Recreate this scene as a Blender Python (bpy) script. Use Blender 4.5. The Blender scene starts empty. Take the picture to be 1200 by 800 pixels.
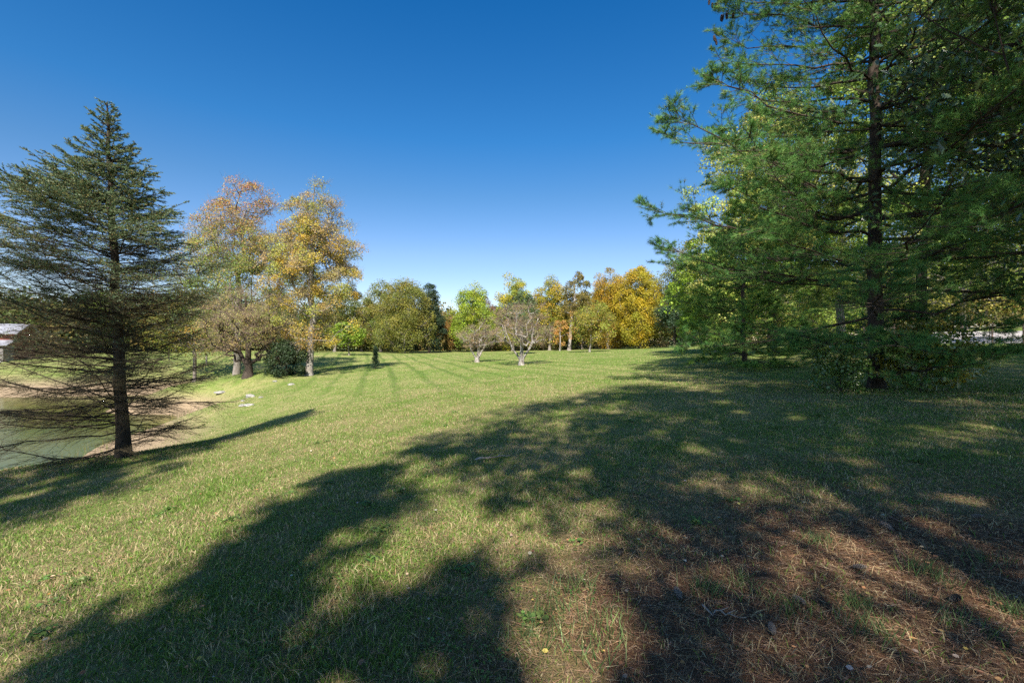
import bpy, math, random
import numpy as np
from mathutils import Vector
R = math.radians
rng = np.random.default_rng(7)
random.seed(7)
S = bpy.context.scene
COL = S.collection

# ------------------------------------------------------------------ camera
F, CX, CY, EYE = 533.0, 600.0, 400.0, 1.6
cam_d = bpy.data.cameras.new("camera"); cam = bpy.data.objects.new("camera", cam_d); COL.objects.link(cam)
cam_d.sensor_width = 36; cam_d.lens = F / 1200 * 36; cam_d.clip_end = 5000; cam_d.clip_start = 0.05
cam.location = (0, 0, EYE); cam.rotation_euler = (R(90), 0, 0)
S.camera = cam

# ------------------------------------------------------------------ sky, sun, exposure
SUN_EL = R(42.0)
SDIR = np.array([0.07, 1.0, 0.0]); SDIR /= np.linalg.norm(SDIR)
LDIR = np.array([SDIR[0] * math.cos(SUN_EL), SDIR[1] * math.cos(SUN_EL), -math.sin(SUN_EL)])   # the way light travels
w = bpy.data.worlds.new("World"); S.world = w; w.use_nodes = True
nt = w.node_tree; bg = nt.nodes["Background"]
sky = nt.nodes.new("ShaderNodeTexSky"); sky.sky_type = 'NISHITA'; sky.sun_disc = False
sky.sun_elevation = SUN_EL; sky.sun_rotation = math.pi + 0.07
sky.air_density = 1.0; sky.dust_density = 0.1; sky.ozone_density = 4.0; sky.altitude = 300
hs = nt.nodes.new("ShaderNodeHueSaturation"); hs.inputs["Saturation"].default_value = 1.12; hs.inputs["Value"].default_value = 1.0
nt.links.new(sky.outputs[0], hs.inputs["Color"]); bg.inputs[1].default_value = 0.099
# the sky away from the sun is a deep, polarised blue that pales towards the horizon
tc = nt.nodes.new("ShaderNodeTexCoord"); sx = nt.nodes.new("ShaderNodeSeparateXYZ"); nt.links.new(tc.outputs["Generated"], sx.inputs[0])
cr = nt.nodes.new("ShaderNodeValToRGB"); nt.links.new(sx.outputs[2], cr.inputs[0]); el = cr.color_ramp.elements
stops = [(0.0, (.86, .70, .66)), (.184, (.76, .69, .71)), (.30, (.49, .64, .69)), (.40, (.26, .62, .76)), (.60, (.105, .55, .77)), (1.0, (.2, .5, .8))]
while len(el) < len(stops): el.new(.5)
for e_, (p_, c_) in zip(el, stops): e_.position = p_; e_.color = (*c_, 1)
mr = nt.nodes.new("ShaderNodeMapRange"); mr.inputs[1].default_value = -.1; mr.inputs[2].default_value = .35; nt.links.new(sx.outputs[1], mr.inputs[0])
mx = nt.nodes.new("ShaderNodeMix"); mx.data_type = 'RGBA'; mx.blend_type = 'MULTIPLY'; nt.links.new(mr.outputs[0], mx.inputs[0]); nt.links.new(hs.outputs[0], mx.inputs[6]); nt.links.new(cr.outputs[0], mx.inputs[7])
nt.links.new(mx.outputs[2], bg.inputs[0])
sl = bpy.data.lights.new("sun", 'SUN'); sun = bpy.data.objects.new("sun", sl); COL.objects.link(sun)
sl.energy = 5.0; sl.angle = R(0.8); sl.color = (1.0, 0.93, 0.82)
sun.rotation_euler = Vector(LDIR).to_track_quat('-Z', 'Y').to_euler()
S.view_settings.view_transform = 'Standard'; S.view_settings.look = 'None'
S.view_settings.gamma = 1; S.view_settings.use_curve_mapping = False
S.view_settings.exposure = 1.15
S.cycles.max_bounces = 5; S.cycles.diffuse_bounces = 3; S.cycles.glossy_bounces = 2
S.cycles.transmission_bounces = 3; S.cycles.transparent_max_bounces = 4
S.cycles.use_denoising = False
S.cycles.caustics_reflective = False; S.cycles.caustics_refractive = False

# ------------------------------------------------------------------ ground shape
def P(px, py, d):
    return ((px - CX) / F * d, d, EYE - (py - CY) / F * d)
ctrl = [(0, 0, 0), (0, 2.1, 0), (0, -8, .1), (8, -8, .5), (-9, -8, -.9), (15, 0, .6), (-12, 0, -1.3), (0, -25, .3), (20, -20, 1.0), (-25, -15, -2.5),
        P(600, 500, 8.9), P(145, 535, 10), P(0, 550, 9.5), P(365, 482, 18), P(600, 452, 16), P(0, 620, 6.1), P(0, 700, 3.55), P(300, 600, 4.9),
        (-13, 12, -2.3), (-13.5, 17, -2.55), (-17, 14, -3.15), (-17.6, 19, -3.15), (-19.5, 25, -3.15), (-22, 30, -3.1), (-27, 36, -3.1), (-40, 40, -3.1), (-60, 38, -3.1),
        (-30, 26, -4.1), (-45, 26, -4.1), (-24, 20, -3.9), (-26, 28, -3.9), (-30, 12, -3.1), (-55, 12, -3.1), (-75, 26, -2.5), (-20, 7, -2.4),
        P(290, 470, 24), P(240, 478, 24), P(200, 452, 34), P(293, 440, 33), P(360, 440, 34), P(450, 425, 50), P(240, 421, 52), P(100, 418, 62), P(0, 424, 55), P(200, 410, 85), P(0, 411, 95),
        P(612, 428, 34), P(560, 425, 40), P(600, 412, 80), P(455, 414, 75), P(330, 412, 80), P(692, 412, 60), P(740, 415, 42), P(870, 405.5, 45), P(780, 408, 62), P(800, 406, 85),
        P(1027, 455, 11), P(1200, 480, 7.5), P(1200, 440, 14), P(1060, 403, 24), P(1200, 403, 24), P(1060, 392, 34), P(1200, 388, 34), P(900, 430, 20), P(1000, 411, 30),
        P(700, 440, 20), P(800, 420, 28), P(1200, 600, 4.0), (2.3, 2.1, 0.02), P(950, 400, 60), P(1100, 385, 60),
        (0, 130, 0.2), (60, 120, 1.8), (-60, 130, -.3), (120, 60, 3), (110, -30, 2), (-110, 60, -2), (-110, -30, -3), (0, -110, 0), (80, 0, 2.2)]
ctrl = np.array(ctrl, float)
def _k(r2): return np.where(r2 > 1e-9, 0.5 * r2 * np.log(np.maximum(r2, 1e-9)), 0)
def _fit():
    n = len(ctrl); X = ctrl[:, :2] / 20
    K = _k(((X[:, None] - X[None]) ** 2).sum(-1)) + np.eye(n) * 2e-3
    Q = np.c_[np.ones(n), X]
    A = np.block([[K, Q], [Q.T, np.zeros((3, 3))]])
    return np.linalg.solve(A, np.r_[ctrl[:, 2], 0, 0, 0]), X
_W, _X = _fit()
def ground(x, y):
    x = np.atleast_1d(np.asarray(x, float)).ravel(); y = np.atleast_1d(np.asarray(y, float)).ravel()
    out = np.empty(len(x))
    for i in range(0, len(x), 40000):
        a, b = x[i:i + 40000] / 20, y[i:i + 40000] / 20
        r = np.hypot(a, b) * 20; s = np.minimum(1, 125 / np.maximum(r, 1e-6)); a2, b2 = a * s, b * s
        z = _W[-3] + _W[-2] * a2 + _W[-1] * b2
        r2 = (a2[:, None] - _X[None, :, 0]) ** 2 + (b2[:, None] - _X[None, :, 1]) ** 2
        z = z + _k(r2) @ _W[:-3]
        t = np.clip((r - 140) / 250, 0, 1)
        out[i:i + 40000] = z * (1 - t) + 0.8 * t
    return out
def gz(x, y): return float(ground(x, y)[0])

# ------------------------------------------------------------------ node helpers and materials
def newmat(name):
    m = bpy.data.materials.new(name); m.use_nodes = True
    n = m.node_tree.nodes; b = n["Principled BSDF"]
    return m, m.node_tree, n, b
def N(nt, t, **kw):
    n = nt.nodes.new(t)
    for k, v in kw.items():
        if k.startswith("i_"):
            key = k[2:]; key = int(key) if key.isdigit() else key
            n.inputs[key].default_value = v
        else: setattr(n, k, v)
    return n
def noise(nt, vec, scale, detail=4, rough=.55):
    n = N(nt, "ShaderNodeTexNoise"); n.inputs["Scale"].default_value = scale
    n.inputs["Detail"].default_value = detail; n.inputs["Roughness"].default_value = rough
    nt.links.new(vec, n.inputs["Vector"]); return n.outputs["Fac"]
def ramp(nt, fac, stops, interp='LINEAR'):
    n = N(nt, "ShaderNodeValToRGB"); e = n.color_ramp.elements; n.color_ramp.interpolation = interp
    while len(e) < len(stops): e.new(0.5)
    for k, (p, c) in zip(e, stops):
        k.position = p; k.color = (c, c, c, 1) if not hasattr(c, '__len__') else (*c, 1)
    nt.links.new(fac, n.inputs[0]); return n.outputs[0]
def mix(nt, f, a, b, mode='MIX'):
    n = N(nt, "ShaderNodeMix", data_type='RGBA', blend_type=mode)
    for s, v in ((0, f), (6, a), (7, b)):
        if isinstance(v, bpy.types.NodeSocket): nt.links.new(v, n.inputs[s])
        elif s == 0: n.inputs[0].default_value = v
        else: n.inputs[s].default_value = (*v, 1)
    return n.outputs[2]
def math_(nt, op, a, b=None, c=None, clamp=False):
    n = N(nt, "ShaderNodeMath", operation=op, use_clamp=clamp)
    for i, v in enumerate((a, b, c)):
        if v is None: continue
        if isinstance(v, bpy.types.NodeSocket): nt.links.new(v, n.inputs[i])
        else: n.inputs[i].default_value = v
    return n.outputs[0]

GREEN = (0.110, 0.175, 0.030); GREEN2 = (0.19, 0.25, 0.055); STRAW = (0.40, 0.32, 0.16); NEEDLE = (0.215, 0.105, 0.045)
def lawn_masks(nt):
    """position-based masks shared by the ground sheet and the blades: straw share, needle-litter share, mower stripes, pond mud"""
    geo = N(nt, "ShaderNodeNewGeometry"); pos = geo.outputs["Position"]
    sep = N(nt, "ShaderNodeSeparateXYZ"); nt.links.new(pos, sep.inputs[0]); x, y, z = sep.outputs
    big = noise(nt, pos, .22, 3); mid = noise(nt, pos, 1.3, 4, .6); fine = noise(nt, pos, 6.0, 3)
    s = math_(nt, 'ADD', math_(nt, 'MULTIPLY', big, .9), math_(nt, 'MULTIPLY', mid, .9))
    s = math_(nt, 'ADD', s, math_(nt, 'MULTIPLY', fine, .35))
    straw = ramp(nt, math_(nt, 'MULTIPLY', s, .5), [(.42, 0.1), (.64, 1.0)])
    fg = N(nt, 'ShaderNodeMapRange'); fg.inputs[1].default_value = 6; fg.inputs[2].default_value = 26; fg.inputs[3].default_value = 1; fg.inputs[4].default_value = .6; nt.links.new(y, fg.inputs[0]); straw = math_(nt, 'MULTIPLY', straw, fg.outputs[0])
    # needle litter under the pine
    ex = math_(nt, 'DIVIDE', math_(nt, 'SUBTRACT', x, 2.85), 3.35); ey = math_(nt, 'DIVIDE', math_(nt, 'SUBTRACT', y, 1.6), 3.3)
    e = math_(nt, 'SQRT', math_(nt, 'ADD', math_(nt, 'MULTIPLY', ex, ex), math_(nt, 'MULTIPLY', ey, ey)))
    e = math_(nt, 'ADD', e, math_(nt, 'MULTIPLY', math_(nt, 'SUBTRACT', mid, .5), 1.1))
    needle = ramp(nt, e, [(.72, 1), (1.0, 0)])
    # mower stripes out on the lawn, running towards the dark trees
    dx, dy = -0.24, 1.0
    u = math_(nt, 'SUBTRACT', math_(nt, 'MULTIPLY', x, dy), math_(nt, 'MULTIPLY', y, dx))
    u = math_(nt, 'ADD', u, math_(nt, 'MULTIPLY', math_(nt, 'MULTIPLY', y, y), 0.0008))
    st = math_(nt, 'SINE', math_(nt, 'ADD', math_(nt, 'MULTIPLY', u, 3.4), math_(nt, 'MULTIPLY', big, 3)))
    st = ramp(nt, st, [(.55, 0), (1.0, 1)])
    far = N(nt, "ShaderNodeMapRange"); far.inputs[1].default_value = 9; far.inputs[2].default_value = 30; nt.links.new(y, far.inputs[0])
    st = math_(nt, 'MULTIPLY', st, far.outputs[0])
    lv = N(nt, 'ShaderNodeMapRange', clamp=True); lv.inputs[1].default_value = -1.5; lv.inputs[2].default_value = -.7; nt.links.new(z, lv.inputs[0]); st = math_(nt, 'MULTIPLY', st, lv.outputs[0])
    st = math_(nt, 'MULTIPLY', st, math_(nt, 'ADD', math_(nt, 'MULTIPLY', mid, 1.2), .35))
    mud = N(nt, "ShaderNodeMapRange", clamp=True); mud.inputs[1].default_value = -1.25; mud.inputs[2].default_value = -2.0; nt.links.new(math_(nt, 'ADD', z, math_(nt, 'ADD', math_(nt, 'MULTIPLY', mid, .7), math_(nt, 'MULTIPLY', fine, .5))), mud.inputs[0])
    return pos, straw, needle, st, mud.outputs[0], big, mid, fine, y

def mat_ground():
    m, nt, n, b = newmat("lawn_soil")
    pos, straw, needle, st, mud, big, mid, fine, y = lawn_masks(nt)
    vf = noise(nt, pos, 38, 4, .7); vf2 = noise(nt, pos, 9, 5, .7)
    g = mix(nt, vf2, GREEN, GREEN2)
    sw = ramp(nt, math_(nt, 'ADD', math_(nt, 'MULTIPLY', straw, .45), math_(nt, 'MULTIPLY', vf, .7)), [(.40, 0), (.80, 1)])
    c = mix(nt, sw, g, STRAW)
    c = mix(nt, math_(nt, 'MULTIPLY', st, .6), c, (0.055, 0.10, 0.022))
    nearf = N(nt, "ShaderNodeMapRange"); nearf.inputs[1].default_value = 4; nearf.inputs[2].default_value = 26; nearf.inputs[3].default_value = .55; nt.links.new(y, nearf.inputs[0])
    c = mix(nt, nearf.outputs[0], mix(nt, vf, (0.075, 0.05, 0.025), (0.20, 0.15, 0.07)), c)
    c = mix(nt, needle, c, mix(nt, vf, (0.06, 0.032, 0.018), (0.19, 0.10, 0.055)))
    c = mix(nt, mud, c, mix(nt, vf2, (0.25, 0.18, 0.11), (0.40, 0.30, 0.19)))
    nt.links.new(c, b.inputs["Base Color"]); b.inputs["Roughness"].default_value = .95; b.inputs["Specular IOR Level"].default_value = .15
    bp = N(nt, "ShaderNodeBump"); bp.inputs["Strength"].default_value = .8; bp.inputs["Distance"].default_value = .05
    nt.links.new(math_(nt, 'ADD', vf2, vf), bp.inputs["Height"]); nt.links.new(bp.outputs[0], b.inputs["Normal"])
    return m
def mat_blade():
    m, nt, n, b = newmat("grass_blade")
    pos, straw, needle, st, mud, big, mid, fine, y = lawn_masks(nt)
    at = N(nt, "ShaderNodeAttribute", attribute_name="tint"); sp = N(nt, "ShaderNodeSeparateColor"); nt.links.new(at.outputs[0], sp.inputs[0])
    r, g_, b_ = sp.outputs
    g = mix(nt, g_, (0.090, 0.175, 0.026), (0.19, 0.295, 0.048))
    thr = math_(nt, 'SUBTRACT', math_(nt, 'ADD', math_(nt, 'MULTIPLY', straw, .50), math_(nt, 'MULTIPLY', needle, .35)), math_(nt, 'MULTIPLY', st, .3))
    f = ramp(nt, math_(nt, 'SUBTRACT', math_(nt, 'ADD', thr, .555), r), [(.44, 0), (.58, 1)])
    c = mix(nt, f, g, mix(nt, b_, (0.34, 0.24, 0.12), (0.58, 0.49, 0.28)))
    nt.links.new(c, b.inputs["Base Color"]); b.inputs["Roughness"].default_value = .55; b.inputs["Specular IOR Level"].default_value = .25
    tr = N(nt, "ShaderNodeBsdfTranslucent"); nt.links.new(c, tr.inputs[0])
    ms = N(nt, "ShaderNodeMixShader"); ms.inputs[0].default_value = .3
    nt.links.new(b.outputs[0], ms.inputs[1]); nt.links.new(tr.outputs[0], ms.inputs[2]); nt.links.new(ms.outputs[0], n["Material Output"].inputs[0])
    return m
def mat_leaf(name, trans=.32, rough=.5, spec=.3):
    m, nt, n, b = newmat(name)
    at = N(nt, "ShaderNodeAttribute", attribute_name="tint")
    nt.links.new(at.outputs[0], b.inputs["Base Color"]); b.inputs["Roughness"].default_value = rough; b.inputs["Specular IOR Level"].default_value = spec
    tr = N(nt, "ShaderNodeBsdfTranslucent"); nt.links.new(at.outputs[0], tr.inputs[0])
    ms = N(nt, "ShaderNodeMixShader"); ms.inputs[0].default_value = trans
    nt.links.new(b.outputs[0], ms.inputs[1]); nt.links.new(tr.outputs[0], ms.inputs[2]); nt.links.new(ms.outputs[0], n["Material Output"].inputs[0])
    return m
def mat_bark(name, a, c, scale=9, stretch=.25):
    m, nt, n, b = newmat(name)
    geo = N(nt, "ShaderNodeNewGeometry"); mp = N(nt, "ShaderNodeMapping"); mp.inputs["Scale"].default_value = (1, 1, stretch)
    nt.links.new(geo.outputs["Position"], mp.inputs[0])
    f = noise(nt, mp.outputs[0], scale, 6, .7)
    nt.links.new(ramp(nt, f, [(.35, a), (.65, c)]), b.inputs["Base Color"]); b.inputs["Roughness"].default_value = .9; b.inputs["Specular IOR Level"].default_value = .2
    bp = N(nt, "ShaderNodeBump"); bp.inputs["Strength"].default_value = .9; bp.inputs["Distance"].default_value = .03
    nt.links.new(f, bp.inputs["Height"]); nt.links.new(bp.outputs[0], b.inputs["Normal"])
    return m
def mat_plain(name, a, c, scale=20, rough=.8):
    m, nt, n, b = newmat(name)
    geo = N(nt, "ShaderNodeNewGeometry"); f = noise(nt, geo.outputs["Position"], scale, 5, .6)
    nt.links.new(ramp(nt, f, [(.35, a), (.65, c)]), b.inputs["Base Color"]); b.inputs["Roughness"].default_value = rough
    bp = N(nt, "ShaderNodeBump"); bp.inputs["Strength"].default_value = .5; bp.inputs["Distance"].default_value = .01
    nt.links.new(f, bp.inputs["Height"]); nt.links.new(bp.outputs[0], b.inputs["Normal"])
    return m
M_GROUND, M_BLADE = mat_ground(), mat_blade()
M_LEAF = mat_leaf("leaf"); M_NEEDLE = mat_leaf("needle", .12, .55, .25); M_OAK = mat_leaf("glossy_leaf", .25, .28, .9); M_LITTER = mat_leaf("litter", .05, .7, .2)
B_DARK = mat_bark("bark_dark", (.028, .020, .015), (.075, .058, .045)); B_GREY = mat_bark("bark_grey", (.12, .10, .085), (.27, .24, .21))
B_PALE = mat_bark("bark_pale", (.12, .10, .085), (.36, .33, .29), 6); B_WARM = mat_bark('bark_warm_twig', (.17, .12, .095), (.30, .22, .17), 3, 1); B_OLIVE = mat_bark('bark_olive_twig', (.055, .045, .027), (.12, .095, .055), 3, 1); B_MOTT = mat_bark('bark_mottled', (.10, .08, .07), (.42, .39, .35), 7, .6); B_RED = mat_bark("bark_red", (.07, .04, .03), (.17, .11, .085))
B_TWIG = mat_bark("bark_twig", (.06, .045, .035), (.13, .10, .08), 4)

# ------------------------------------------------------------------ mesh helpers
def mesh_obj(name, V, polys, mat, parent=None, tint=None, smooth=False):
    """V (n,3); polys: list of (k-gon index arrays (m,k))"""
    me = bpy.data.meshes.new(name); V = np.asarray(V, np.float32)
    me.vertices.add(len(V)); me.vertices.foreach_set("co", V.ravel())
    polys = [np.asarray(p, np.int32) for p in polys if len(p)]
    loops = np.concatenate([p.ravel() for p in polys]); sizes = np.concatenate([np.full(len(p), p.shape[1], np.int32) for p in polys])
    me.loops.add(len(loops)); me.loops.foreach_set("vertex_index", loops)
    me.polygons.add(len(sizes)); me.polygons.foreach_set("loop_start", np.r_[0, np.cumsum(sizes)[:-1]].astype(np.int32)); me.polygons.foreach_set("loop_total", sizes)
    me.polygons.foreach_set("use_smooth", np.full(len(sizes), smooth))
    me.update(calc_edges=True)
    if tint is not None:
        a = me.color_attributes.new("tint", 'FLOAT_COLOR', 'POINT')
        a.data.foreach_set("color", np.c_[tint, np.ones(len(tint))].astype(np.float32).ravel())
    me.materials.append(mat)
    o = bpy.data.objects.new(name, me); COL.objects.link(o)
    if parent is not None:
        o.parent = parent
        o.matrix_parent_inverse = parent.matrix_world.inverted() if False else o.matrix_parent_inverse
    return o
def tag(o, label=None, cat=None, group=None, kind=None):
    if label: o["label"] = label
    if cat: o["category"] = cat
    if group: o["group"] = group
    if kind: o["kind"] = kind
    return o
def thing(name, loc, label, cat, group=None):
    o = bpy.data.objects.new(name, None); COL.objects.link(o); o.location = loc; o.empty_display_size = .3
    return tag(o, label, cat, group)
def unit(v): return v / np.maximum(np.linalg.norm(v, axis=-1, keepdims=True), 1e-9)
def perp(d):
    a = np.where(np.abs(d[:, 2:3]) < .9, np.array([[0, 0, 1.]]), np.array([[1., 0, 0]]))
    u = unit(np.cross(d, a)); return u, np.cross(d, u)
class Segs:
    """tapered prisms between pairs of points"""
    def __init__(s): s.a = []; s.k = {}
    def add(s, p0, p1, r0, r1, sides=3):
        p0 = np.atleast_2d(p0); n = len(p0)
        s.k.setdefault(sides, []).append((p0, np.atleast_2d(p1), np.broadcast_to(r0, n).astype(float), np.broadcast_to(r1, n).astype(float)))
    def poly(s, pts, rad, sides=8):
        pts = np.asarray(pts); rad = np.asarray(rad); s.a.append((pts, rad, sides))
    def build(s, name, mat, parent, origin):
        VV, quads, off = [], [], 0
        for sides, lst in s.k.items():
            p0 = np.concatenate([l[0] for l in lst]); p1 = np.concatenate([l[1] for l in lst]); r0 = np.concatenate([l[2] for l in lst]); r1 = np.concatenate([l[3] for l in lst])
            d = unit(p1 - p0); u, v = perp(d); n = len(p0)
            an = np.arange(sides) / sides * 2 * math.pi
            ring = np.cos(an)[None, :, None] * u[:, None] + np.sin(an)[None, :, None] * v[:, None]
            V = np.concatenate([p0[:, None] + ring * r0[:, None, None], p1[:, None] + ring * r1[:, None, None]], 1)
            b = off + np.arange(n)[:, None, None] * 2 * sides; i = np.arange(sides); j = (i + 1) % sides
            q = np.stack([i, j, j + sides, i + sides], -1)[None]
            VV.append(V.reshape(-1, 3)); quads.append((b + q).reshape(-1, 4)); off += n * 2 * sides
        for pts, rad, sides in s.a:
            t = unit(np.gradient(pts, axis=0)); u, v = perp(t)
            u0 = u[0]; us = []
            for k in range(len(pts)):
                u0 = u0 - t[k] * (u0 @ t[k]); u0 = u0 / np.linalg.norm(u0); us.append(u0)
            u = np.array(us); v = np.cross(t, u)
            an = np.arange(sides) / sides * 2 * math.pi
            V = pts[:, None] + (np.cos(an)[None, :, None] * u[:, None] + np.sin(an)[None, :, None] * v[:, None]) * rad[:, None, None]
            i = np.arange(sides); j = (i + 1) % sides; rows = np.arange(len(pts) - 1)[:, None] * sides
            q = np.stack([rows + i, rows + j, rows + j + sides, rows + i + sides], -1).reshape(-1, 4) + off
            VV.append(V.reshape(-1, 3)); quads.append(q); off += len(pts) * sides
        V = np.concatenate(VV) - np.asarray(origin)
        return mesh_obj(name, V, [np.concatenate(quads)], mat, parent, smooth=True)
T_QUAD = (np.array([[-.5, 0, 0], [0, .36, .06], [.5, 0, 0], [0, -.36, .06]]), [[0, 1, 2, 3]])
T_BROAD = (np.array([[-.5, 0, 0], [-.15, .34, .05], [.2, .30, .05], [.5, 0, -.03], [.2, -.30, .05], [-.15, -.34, .05]]), [[0, 1, 2, 3], [0, 3, 4, 5]])
T_NEEDLE = (np.array([[0, -.5, 0], [0, .5, 0], [1, 0, 0]]), [[0, 1, 2]])
T_BLADE = (np.array([[-.5, 0, 0], [.5, 0, 0], [0, 0, 1.]]), [[0, 1, 2]])
_ok = np.array([[-.5, 0], [-.34, .06], [-.26, .2], [-.16, .09], [-.05, .3], [.05, .12], [.18, .28], [.24, .1], [.38, .16], [.5, 0]])
T_OAK = (np.array([[p[0], p[1], .25 * abs(p[1])] for p in _ok] + [[p[0], -p[1], .25 * abs(p[1])] for p in _ok[1:-1]] + [[.0, 0, 0]]),
         [[18, 0, 1], [18, 1, 2], [18, 2, 3], [18, 3, 4], [18, 4, 5], [18, 5, 6], [18, 6, 7], [18, 7, 8], [18, 8, 9], [18, 10, 0], [18, 11, 10], [18, 12, 11], [18, 13, 12], [18, 14, 13], [18, 15, 14], [18, 16, 15], [18, 17, 16], [18, 9, 17]])
def cards(name, C, A, Nn, L, Wd, tint, tpl, mat, parent, origin=(0, 0, 0)):
    """C centres, A axis (length), Nn normal, L length, Wd width factor on y"""
    A = unit(A); B = unit(np.cross(Nn, A)); Nn = np.cross(A, B)
    tv, tf = tpl; n = len(C); L = np.broadcast_to(L, n); Wd = np.broadcast_to(Wd, n)
    V = C[:, None] + A[:, None] * (tv[None, :, 0:1] * L[:, None, None]) + B[:, None] * (tv[None, :, 1:2] * Wd[:, None, None]) + Nn[:, None] * (tv[None, :, 2:3] * L[:, None, None])
    V = V.reshape(-1, 3) - np.asarray(origin); K = len(tv)
    base = (np.arange(n) * K)[:, None, None]; f = (base + np.array(tf)[None]).reshape(-1, len(tf[0]))
    return mesh_obj(name, V, [f], mat, parent, tint=np.repeat(tint, K, 0))
def rsph(n):
    v = rng.normal(size=(n, 3)); return unit(v)
def pick(pal, n, w=None, var=.18):
    pal = np.array(pal); i = rng.choice(len(pal), n, p=w); c = pal[i] * (1 + rng.normal(0, var, (n, 1)))
    return np.clip(c * (1 + rng.normal(0, var * .35, (n, 3))), .004, .8)

# ------------------------------------------------------------------ where the photograph's near lawn lies in shade (photo pixels -> used to thin the trees behind the camera)
def inpoly(x, y, poly):
    x = np.asarray(x); y = np.asarray(y); c = np.zeros(x.shape, bool); n = len(poly)
    for i in range(n):
        x0, y0 = poly[i]; x1, y1 = poly[(i + 1) % n]
        if y0 == y1: continue
        k = ((y0 > y) != (y1 > y)) & (x < (x1 - x0) * (y - y0) / (y1 - y0) + x0); c ^= k
    return c
SHADE = [[(-900, 470), (0, 556), (145, 522), (250, 500), (370, 476), (310, 512), (235, 545), (120, 590), (0, 635), (-900, 1100)],
         [(-300, 1000), (0, 778), (120, 722), (225, 662), (300, 610), (345, 565), (385, 545), (440, 540), (475, 556), (440, 600), (520, 612), (600, 640), (690, 690), (760, 760), (800, 1000)],
         [(425, 492), (470, 503), (540, 500), (560, 486), (600, 480), (575, 470), (640, 460), (700, 440), (700, 425), (1400, 300), (1900, 1200), (560, 1200), (560, 800), (600, 690), (690, 690), (740, 640), (710, 600), (640, 592), (590, 590), (545, 566), (500, 548), (480, 525)]]
LIT = [[(450, 514), (500, 533), (560, 572), (545, 606), (485, 596), (480, 555), (440, 533), (380, 536), (300, 565), (300, 515), (400, 505)],
       [(440, 640), (520, 575), (600, 600), (715, 600), (735, 625), (700, 655), (600, 655), (480, 690), (400, 715), (340, 720), (380, 690)],
       [(570, 690), (690, 690), (745, 730), (770, 900), (560, 900)],
       [(940, 640), (1010, 645), (1080, 668), (1200, 690), (1200, 712), (1080, 690), (960, 668)],
       [(1100, 715), (1260, 720), (1260, 900), (1190, 850), (1120, 760)]]
LITE = [(640, 497, 45, 9), (750, 480, 55, 8), (690, 530, 35, 9), (860, 572, 55, 10), (935, 575, 32, 9), (1005, 542, 70, 12), (915, 440, 28, 5), (1165, 482, 45, 8), (905, 640, 40, 12),
        (1080, 600, 30, 8), (790, 505, 25, 5), (220, 750, 55, 18), (380, 690, 30, 14), (560, 568, 20, 8), (1010, 716, 55, 12), (1040, 775, 50, 12), (900, 770, 30, 14), (840, 640, 26, 6), (665, 575, 25, 6)]
def sunfall(p):
    """photo pixel at which the shadow of points p falls on the ground"""
    p = np.asarray(p); q = p.copy()
    for _ in range(4):
        g = ground(q[:, 0], q[:, 1]); t = (p[:, 2] - g) / -LDIR[2]; q = p + LDIR[None] * t[:, None]
    d = q[:, 1]; ok = d > .8; dd = np.where(ok, d, 1)
    return CX + q[:, 0] / dd * F, CY + (EYE - ground(q[:, 0], q[:, 1])) / dd * F, ok, q
def keep_shadow(p, soft=10):
    px, py, ok, q = sunfall(p)
    dd = np.maximum(q[:, 1], 1.5)
    nx = (np.sin(q[:, 0] * 2.9 + 1.3 * np.sin(q[:, 1] * 1.7)) + .7 * np.sin(q[:, 0] * 7.3 + q[:, 1] * 5.1) + .6 * np.sin(q[:, 1] * 11 - q[:, 0] * 6)) * .16
    ny = (np.sin(q[:, 1] * 2.3 + 1.7 * np.sin(q[:, 0] * 2.1 + 1)) + .7 * np.sin(q[:, 0] * 8.1 - q[:, 1] * 4.3) + .5 * np.sin(q[:, 0] * 13)) * .22
    px = px + nx / dd * F + rng.normal(0, soft, len(px)); py = py + ny / dd ** 2 * EYE * F + rng.normal(0, soft * .5, len(px))
    fleck = np.sin(q[:, 0] * 3.7 + 2 * np.sin(q[:, 1] * 1.3)) * np.sin(q[:, 1] * 2.9 + 1.5 * np.sin(q[:, 0] * 1.9)) + .5 * np.sin(q[:, 0] * 9 + 3 * np.sin(q[:, 1] * 3)) * np.sin(q[:, 1] * 7.7)
    sh = np.zeros(len(px), bool)
    for s in SHADE: sh |= inpoly(px, py, s)
    for s in LIT: sh &= ~inpoly(px, py, s)
    for cx, cy, a, b in LITE: sh &= ((px - cx) / a) ** 2 + ((py - cy) / b) ** 2 > 1
    sh &= fleck < np.where(px > 780, 1.0, np.where(px < 440, .62, .9))
    return sh | ~ok

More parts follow.
